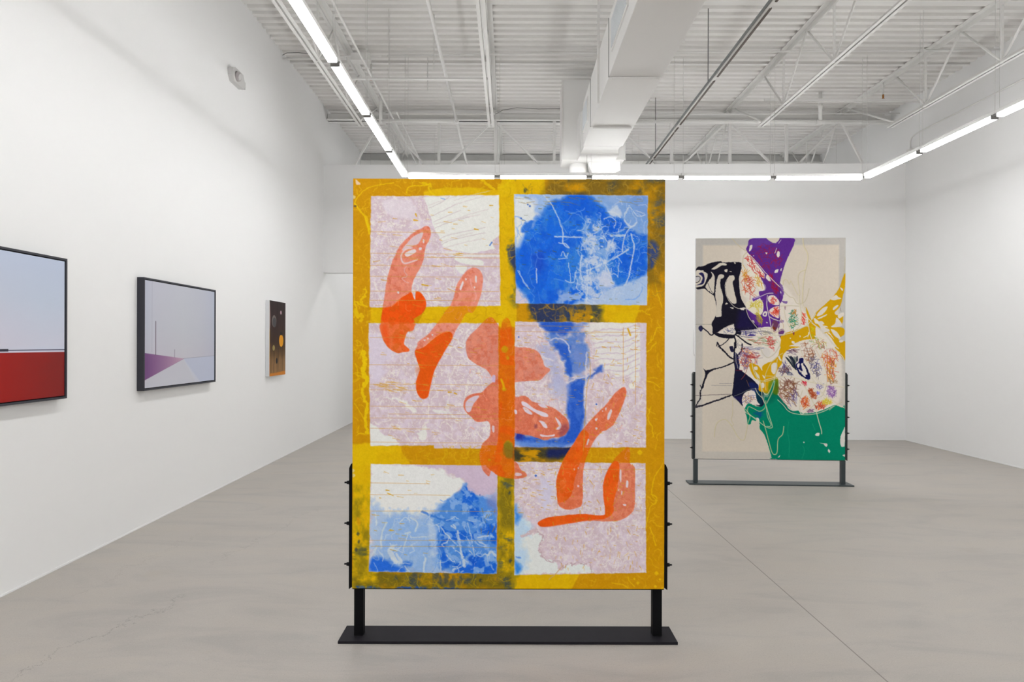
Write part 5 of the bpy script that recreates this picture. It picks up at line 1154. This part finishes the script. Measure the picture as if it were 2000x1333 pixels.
    cord([(690, 890), (720, 980), (770, 1050), (820, 1110)], 1.2, za, (220, 212, 200)); cord([(1080, 1130), (1130, 1140), (1125, 1190), (1070, 1190)], 1.0, za, (220, 212, 190)); cord([(1440, 1050), (1560, 1150), (1680, 1290), (1740, 1340)], 2.4, za, (214, 206, 196))
    cord([(1130, 100), (1200, 200), (1300, 310), (1380, 370), (1450, 380)], 2.4, zb, (222, 214, 200)); cord([(1300, 0), (1340, 100), (1400, 200), (1440, 300), (1560, 420)], 2.4, zb, (222, 214, 200)); cord([(1470, 0), (1550, 150), (1600, 280), (1600, 420), (1560, 500)], 2.4, zb, (222, 214, 202)); cord([(1600, 0), (1700, 20), (1780, 90), (1810, 150)], 1.8, zb, (214, 206, 196))
    cord([(900, 370), (1050, 330), (1180, 325), (1300, 350), (1400, 380), (1600, 415), (1800, 440)], 1.7, zb, (220, 212, 190)); cord([(1310, 355), (1370, 460), (1440, 590), (1480, 680), (1520, 830), (1550, 930), (1552, 970)], 1.7, zb, (216, 212, 188)); cord([(1430, 330), (1500, 430), (1560, 520), (1650, 570), (1740, 640), (1800, 670)], 1.9, zb, (220, 212, 196))
    cord([(1300, 690), (1295, 600), (1330, 480)], 1.6, zb, (222, 214, 200)); cord([(1520, 580), (1430, 670), (1330, 750), (1300, 690)], 1.8, zb, (220, 214, 198)); cord([(1055, 590), (1120, 650), (1170, 710), (1250, 745), (1400, 755), (1550, 725), (1690, 655)], 1.4, zb, (206, 212, 188)); cord([(1500, 560), (1560, 530), (1600, 420)], 1.6, zb, (222, 214, 196)); cord([(1640, 700), (1700, 650), (1780, 605)], 1.0, zb, (210, 196, 170))
    cord([(760, 180), (790, 290), (850, 390), (870, 480), (880, 570), (920, 650), (960, 780), (990, 870), (990, 905), (940, 905), (870, 860), (740, 760), (690, 700)], 1.4, zb, (206, 214, 180)); cord([(800, 460), (830, 520), (880, 570)], 1.6, zb, (200, 206, 180)); cord([(920, 600), (910, 680), (850, 720), (780, 690), (725, 670), (712, 720), (740, 780), (715, 860), (700, 940), (680, 1030), (650, 1050), (600, 1010), (530, 890), (480, 830), (440, 815), (380, 840), (345, 900), (332, 1015)], 1.2, zb, (206, 198, 156))
    cord([(540, 600), (540, 750), (525, 820), (550, 870), (530, 890)], .9, zb, (202, 192, 156)); cord([(925, 670), (940, 780), (975, 860), (970, 890), (930, 890)], 1.1, zb, (206, 214, 184)); cord([(890, 830), (920, 930), (960, 1080), (990, 1180), (1020, 1210), (1050, 1180), (1060, 1040), (1110, 980), (1125, 890)], 1.4, zb, (210, 206, 160))
    cord([(1050, 130), (1020, 330), (1000, 400), (940, 525), (890, 500), (840, 330), (780, 250)], 1.3, zb, (214, 208, 170)); cord([(1110, 60), (1000, 140), (940, 240), (910, 340), (920, 480)], 1.2, zb, (216, 204, 150)); cord([(1020, 380), (1000, 480), (930, 630)], 1.2, zb, (206, 212, 180)); cord([(830, 370), (920, 380), (1010, 355), (1050, 345)], 1.2, zb, (214, 208, 170)); cord([(910, 320), (1020, 322)], 1.0, zb, (214, 208, 180))
    cord([(540, 590), (600, 610), (660, 680), (700, 740), (820, 810)], 1.2, zb, (208, 204, 188)); cord([(860, 0), (880, 60), (940, 110), (1020, 60), (1080, -40)], 1.2, zb, (200, 194, 176)); cord([(1190, 240), (1060, 100)], 1.6, zb, (216, 210, 196))
    A.C += ((n4 - .5) * 7)[..., None]
    A.C = np.clip(A.C, 0, 240)
    return A
# ------------------------------------------------------------------ hang the pictures
GAIN = 1.0
def panel(root, w, t, h, back):
    """stretched panel body behind a painted face; root at bottom-left-front corner line, x to the right, y away"""
    pass

# standing painting one ---------------------------------------------------
X0, X1, YP = -.806, .7935, 3.50
ZB1, ZT1 = EYE - 1.2565, EYE + .846
p = empty('lattice_painting', ((X0 + X1) / 2, YP, ZB1), 0, 'tall yellow lattice painting with blue blot and orange figures, standing on a black stand', 'painting')
w, h = X1 - X0, ZT1 - ZB1
A1 = paint_one()
m1 = art_mat('thick_oil_paint', 1.17, .6, 1.6, spec=.1, weave=.25)
art_mesh('painted_face', A1, (-w / 2, 0, h), (1, 0, 0), (0, 0, -1), w, h, m1, p)
side = simple('ochre_painted_edge', lin((196, 140, 10)), .6, bump=.2, bscale=200, var=.2)
MB().box(-w / 2, .0008, 0, w / 2, .042, h).build('panel_edge', side, p)
MB().box(-w / 2 + .03, .042, .03, w / 2 - .03, .05, h - .03).build('panel_back', M['canvas_back'], p)

def bolt(mb_parent, x, y, z, s, mat=M['bolt'], k=1.0):
    """stud, washer and hex nut sticking out sideways"""
    o = MB()
    def cyl(a, b, r, n):
        o.tube([(x + s * a, y, z), (x + s * b, y, z)], r, n)
    cyl(0, .003, .012 * k, 14); cyl(.003, .014, .0095 * k, 6); cyl(.014, .026, .0045 * k, 10)
    ob = o.build('bolt', mat, mb_parent)
    return ob

def stand(root, w, d0, d1, base_w, base_d, base_x, ztop, zpan, bolts, post_w, post_in, br_t, mats):
    plate, upright, angle = mats
    MB().box(base_x[0], -base_d / 2, 0, base_x[1], base_d / 2, .014, .002).build('base_plate', plate, root)
    for s in (-1, 1):
        xo = s * (w / 2)
        xi = xo - s * post_in
        a, b = sorted((xi, xi - s * post_w))
        # U-shaped post
        mb = MB()
        mb.box(a, -.024, .014, b, -.018, zpan - .004)
        mb.box(a, -.018, .014, a + .005, .022, zpan - .004)
        mb.box(b - .005, -.018, .014, b, .022, zpan - .004)
        mb.build('post', upright, root)
        MB().tube([(a + .002, -.026, .017), (b - .002, -.026, .017)], .003, 6).build('weld_bead', upright, root)
        # side angle that clamps the panel
        c, e = sorted((xo + s * .001, xo + s * (br_t + .001)))
        mb = MB()
        zt = ztop
        if s < 0: prof = [(c, zpan - .006), (e, zpan + .006), (e, zt), (c + br_t * .55, zt), (c, zt - .022)]
        else: prof = [(c, zpan + .006), (e, zpan - .006), (e, zt - .022), (e - br_t * .55, zt), (c, zt)]
        mb.prism([(u, v) for u, v in prof], d0, d1, 'y')
        # extrude along y: profile is x/z
        mb.build('side_angle', angle, root)
        for zb in bolts:
            bolt(root, xo + s * (br_t + .001), d0 + .014, zb, s)
    # bottom ledge under the panel
    MB().box(-w / 2, d0 + .004, zpan - .0065, w / 2, d1, zpan - .0015).build('bottom_ledge', angle, root)

s1 = empty('display_stand', ((X0 + X1) / 2, 3.545, 0), 0, 'black steel stand holding up the yellow lattice painting', 'stand')
cx = (X0 + X1) / 2
f1, b1 = 3.446 - 3.545, 3.64 - 3.545
stand(s1, w, -.043, .030, 0, .194, (-.866 - cx, .853 - cx), EYE - (908 - 672) / F * 3.5, ZB1, [EYE - (v - 672) / F * 3.5 for v in (945, 1025, 1105)], .047, .006, .0165, (M['blacktop'], M['black'], M['black']))

# standing painting two ---------------------------------------------------
ang = math.atan2(-.085, 1.60)
Lc = Vector(((1360 - 997.5) / F * 7.44, 7.44)); Rc = Vector(((1653.3 - 998.3) / F * 7.36, 7.36))
cen = (Lc + Rc) / 2; w2 = (Rc - Lc).length
ang = math.atan2(Rc.y - Lc.y, Rc.x - Lc.x)
ZB2 = EYE - (898.2 - 673.6) / F * 7.40; ZT2 = EYE + (673.6 - 465.5) / F * 7.40
h2 = ZT2 - ZB2
p2 = empty('collage_painting', (cen.x, cen.y, ZB2), ang, 'cream painting with black, purple, ochre and green shapes, standing near the back wall', 'painting')
A2 = paint_two()
m2 = art_mat('stained_cloth_paint', 1.28, .8, .8, spec=.06, weave=.1)
art_mesh('painted_face', A2, (-w2 / 2, 0, h2), (1, 0, 0), (0, 0, -1), w2, h2, m2, p2)
MB().box(-w2 / 2, .0008, 0, w2 / 2, .035, h2).build('panel_edge', M['canvas_edge'], p2)
MB().box(-w2 / 2 + .03, .035, .03, w2 / 2 - .03, .045, h2 - .03).build('panel_back', M['canvas_back'], p2)
off = Vector((math.sin(ang) * -.038, math.cos(ang) * .038))
s2 = empty('display_stand', (cen.x + off.x, cen.y + off.y, 0), ang, 'blue-grey steel stand holding up the cream painting near the back wall', 'stand')
stand(s2, w2, -.036, .026, 0, .19, (-w2 / 2 - .075, w2 / 2 + .075), EYE - (728 - 673.6) / F * 7.4, ZB2, [EYE - (v - 673.6) / F * 7.4 for v in (753, 784, 815, 846, 877)], .044, -.012, .026, (M['blue_steel'], M['blue_steel'], M['blue_black']))

# pictures on the left wall ------------------------------------------------
def framed(name, y0, y1, z0, z1, t, A, mat, label):
    r_ = empty(name, (XL, (y0 + y1) / 2, z0), 0, label, 'painting')
    L_ = y1 - y0; H_ = z1 - z0; fw = .014
    mb = MB()
    mb.box(0, -L_ / 2, 0, t, L_ / 2, fw, .001).box(0, -L_ / 2, H_ - fw, t, L_ / 2, H_, .001).box(0, -L_ / 2, fw, t, -L_ / 2 + fw, H_ - fw).box(0, L_ / 2 - fw, fw, t, L_ / 2, H_ - fw)
    mb.box(.001, -L_ / 2 + fw, fw, .008, L_ / 2 - fw, H_ - fw)
    mb.build('floater_frame', M['frame'], r_)
    g = .006
    art_mesh('painted_face', A, (t - .006, -L_ / 2 + fw + g, H_ - fw - g), (0, 1, 0), (0, 0, -1), L_ - 2 * (fw + g), H_ - 2 * (fw + g), mat, r_)
    MB().box(.012, -L_ / 2 + fw + g, fw + g, t - .007, L_ / 2 - fw - g, H_ - fw - g).build('panel_body', M['canvas_edge'], r_)
    return r_

def vgrad(A, stops, horiz=False):
    t = (A.X - A.x0) / (A.x1 - A.x0) if horiz else (A.Y - A.y0) / (A.y1 - A.y0)
    xs = [s[0] for s in stops]
    return np.stack([np.interp(t, xs, [s[1][k] for s in stops]) for k in range(3)], -1)

m3 = art_mat('smooth_satin_paint', 1.03, .4, .2, spec=.15, weave=.02)
# red and pale blue horizon picture (unit square, x along the wall away from the camera)
A = Art(0, 0, 1.32, .92, 420, (190, 198, 216))
A.C[:] = vgrad(A, [(0, (190, 200, 222)), (.3, (194, 204, 222)), (.62, (208, 210, 226)), (.68, (206, 214, 232))])
tx = (A.X / 1.32)[..., None]
A.C[:] = A.C * (1 - .5 * np.clip(1 - abs(A.X[..., None] - .55) / .55, 0, 1) * np.clip(A.Y[..., None] / .6, 0, 1)) + np.array((214, 202, 214)) * (.5 * np.clip(1 - abs(A.X[..., None] - .55) / .55, 0, 1) * np.clip(A.Y[..., None] / .6, 0, 1))
def R(x0, y0, x1, y1, c, a=1.0): A.put(A.poly([(x0, y0), (x1, y0), (x1, y1), (x0, y1)], .0012, smooth=False), c, a)
R(-.1, .612, 1.4, .620, (210, 206, 224)); R(-.1, .602, 1.4, .608, (60, 58, 84)); R(.66, .597, .805, .612, (44, 40, 56)); R(.1, .590, .5, .609, (44, 40, 56))
R(-.1, .620, 1.4, .95, (150, 30, 26))
red = A.C.copy(); mask = (A.Y > .622)[..., None]
gr = vgrad(A, [(0, (170, 32, 26)), (.5, (162, 26, 22)), (.72, (150, 28, 24)), (1, (132, 30, 28))], True)
A.C = np.where(mask, gr, A.C).astype(np.float32)
framed('framed_painting', 3.235, 4.583, EYE - .374, EYE + .562, .058, A, m3, 'dark-framed picture of pale sky over a red band, nearest on the left wall')
# grey room picture
A = Art(0, 0, 1.31, .885, 420, (188, 190, 202))
g1 = vgrad(A, [(0, (176, 180, 198)), (.12, (192, 190, 204)), (.5, (194, 196, 204)), (.8, (184, 186, 200)), (1, (170, 176, 200))], True)
g2 = vgrad(A, [(0, (188, 192, 206)), (.45, (192, 196, 206)), (.75, (204, 196, 206)), (1, (198, 198, 212))])
A.C[:] = g1 * .55 + g2 * .45
def Q(q, c, a=1.0, soft=.0015): A.put(A.poly(q, soft, smooth=False), c, a)
Q([(.10, .0), (1.36, 0), (1.36, .62), (.10, .62)], (196, 196, 204), .25, .15)
Q([(.60, .66), (.66, .655), (.98, .885), (.02, .9), (-.02, .82), (.55, .69)], (198, 198, 208), .9)
Q([(.66, .655), (1.36, .640), (1.36, .9), (.96, .9)], (186, 192, 212), .9)
Q([(.66, .655), (1.02, .9), (.92, .9)], (200, 202, 214), .8, .01)
pk = np.clip((A.X / .60), 0, 1)[..., None]
pm = A.poly([(-.02, .595), (.68, .657), (-.02, .825)], .0015, smooth=False)
pc = (np.array((112, 70, 124)) * (1 - pk) + np.array((186, 152, 176)) * pk).astype(np.float32)
sl, k = pm; A.C[sl] = A.C[sl] * (1 - k[..., None]) + pc[sl] * k[..., None]
A.put(A.line([(.115, 0), (.115, .59)], .003, .001, smooth=False), (150, 148, 166), .9)
A.put(A.line([(.175, .335), (.175, .612)], .012, .001, smooth=False), (96, 84, 96), .95)
A.put(A.line([(.50, .575), (.50, .640)], .008, .001, smooth=False), (112, 104, 122), .9)
A.put(A.line([(.66, .655), (1.36, .640)], .004, .001, smooth=False), (146, 148, 164), .9); A.put(A.line([(-.02, .825), (.67, .657)], .003, .001, smooth=False), (150, 118, 150), .6)
framed('framed_painting', 5.544, 6.896, EYE - .392, EYE + .534, .058, A, m3, 'dark-framed picture of a pale grey room with a purple wedge, middle of the left wall')
# small dark canvas with discs
A = Art(0, 0, .60, .945, 420, (40, 24, 22))
A.C[:] = vgrad(A, [(0, (44, 28, 28)), (.3, (52, 28, 26)), (.55, (62, 38, 22)), (.66, (92, 64, 34)), (.78, (134, 100, 62)), (.95, (150, 112, 70)), (1, (146, 104, 60))])
st = A.noise(55, 3, 3, fy=3); A.C *= (.84 + .32 * st)[..., None]
A.C *= (1 - .25 * (A.noise(120, 5, 2, fy=6) > .62))[..., None]
def E(cx, cy, rx, ry, c, a=1.0, soft=.003): A.put(A.poly([(cx + rx * math.cos(k * math.pi / 6), cy + ry * math.sin(k * math.pi / 6)) for k in range(12)], soft), c, a)
E(.165, .255, .082, .076, (120, 110, 104)); E(.175, .27, .068, .062, (78, 76, 78)); E(.42, .135, .028, .026, (196, 160, 170)); E(.435, .50, .082, .080, (236, 160, 20)); E(.43, .408, .05, .02, (26, 18, 20)); E(.15, .592, .042, .036, (160, 142, 84)); E(.265, .758, .035, .036, (20, 16, 22))
A.put(A.poly([(-.01, .935), (.04, .912), (.56, .898), (.61, .90), (.61, .96), (-.01, .96)], .006, .006, 30, smooth=False), (214, 130, 40), .95)
A.put(A.poly([(-.01, .36), (.018, .36), (.016, .72), (-.01, .72)], .003, smooth=False), (196, 140, 10), .95); A.put(A.poly([(-.01, .0), (.004, .0), (.03, .2), (.022, .34), (-.01, .36)], .004), (200, 160, 150), .8); A.put(A.poly([(-.01, .72), (.014, .72), (.014, .95), (-.01, .95)], .003, smooth=False), (214, 120, 30), .9)
r_ = empty('small_canvas', (XL, (8.459 + 9.056) / 2, EYE - .413), 0, 'small dark brown canvas with an orange disc, farthest picture on the left wall', 'painting')
L_ = 9.056 - 8.459; H_ = .946
m4 = art_mat('dark_wood_grain_paint', .95, .5, .3, spec=.12, weave=.1)
art_mesh('painted_face', A, (.051, -L_ / 2, H_), (0, 1, 0), (0, 0, -1), L_, H_, m4, r_)
MB().box(.001, -L_ / 2, 0, .050, L_ / 2, H_).build('canvas_side', M['canvas_edge'], r_)

# ------------------------------------------------------------------ camera, world, view
cam = bpy.data.cameras.new('camera'); co = bpy.data.objects.new('camera', cam); COL.objects.link(co)
cam.sensor_width = 36; cam.lens = 24
co.location = (0, 0, EYE)
ROLL = .0028
co.rotation_euler = (Matrix.Rotation(math.radians(90), 4, 'X') @ Matrix.Rotation(ROLL, 4, 'Z')).to_euler()
cam.shift_x = .002; cam.shift_y = .00275
cam.clip_start = .05; cam.clip_end = 60
SC.camera = co
wd = bpy.data.worlds.new('world'); SC.world = wd; wd.use_nodes = True
wd.node_tree.nodes['Background'].inputs['Color'].default_value = (.5, .5, .5, 1)
wd.node_tree.nodes['Background'].inputs['Strength'].default_value = .05
SC.view_settings.view_transform = 'Standard'; SC.view_settings.look = 'None'
SC.view_settings.gamma = 1; SC.view_settings.use_curve_mapping = False
SC.view_settings.exposure = 1.28
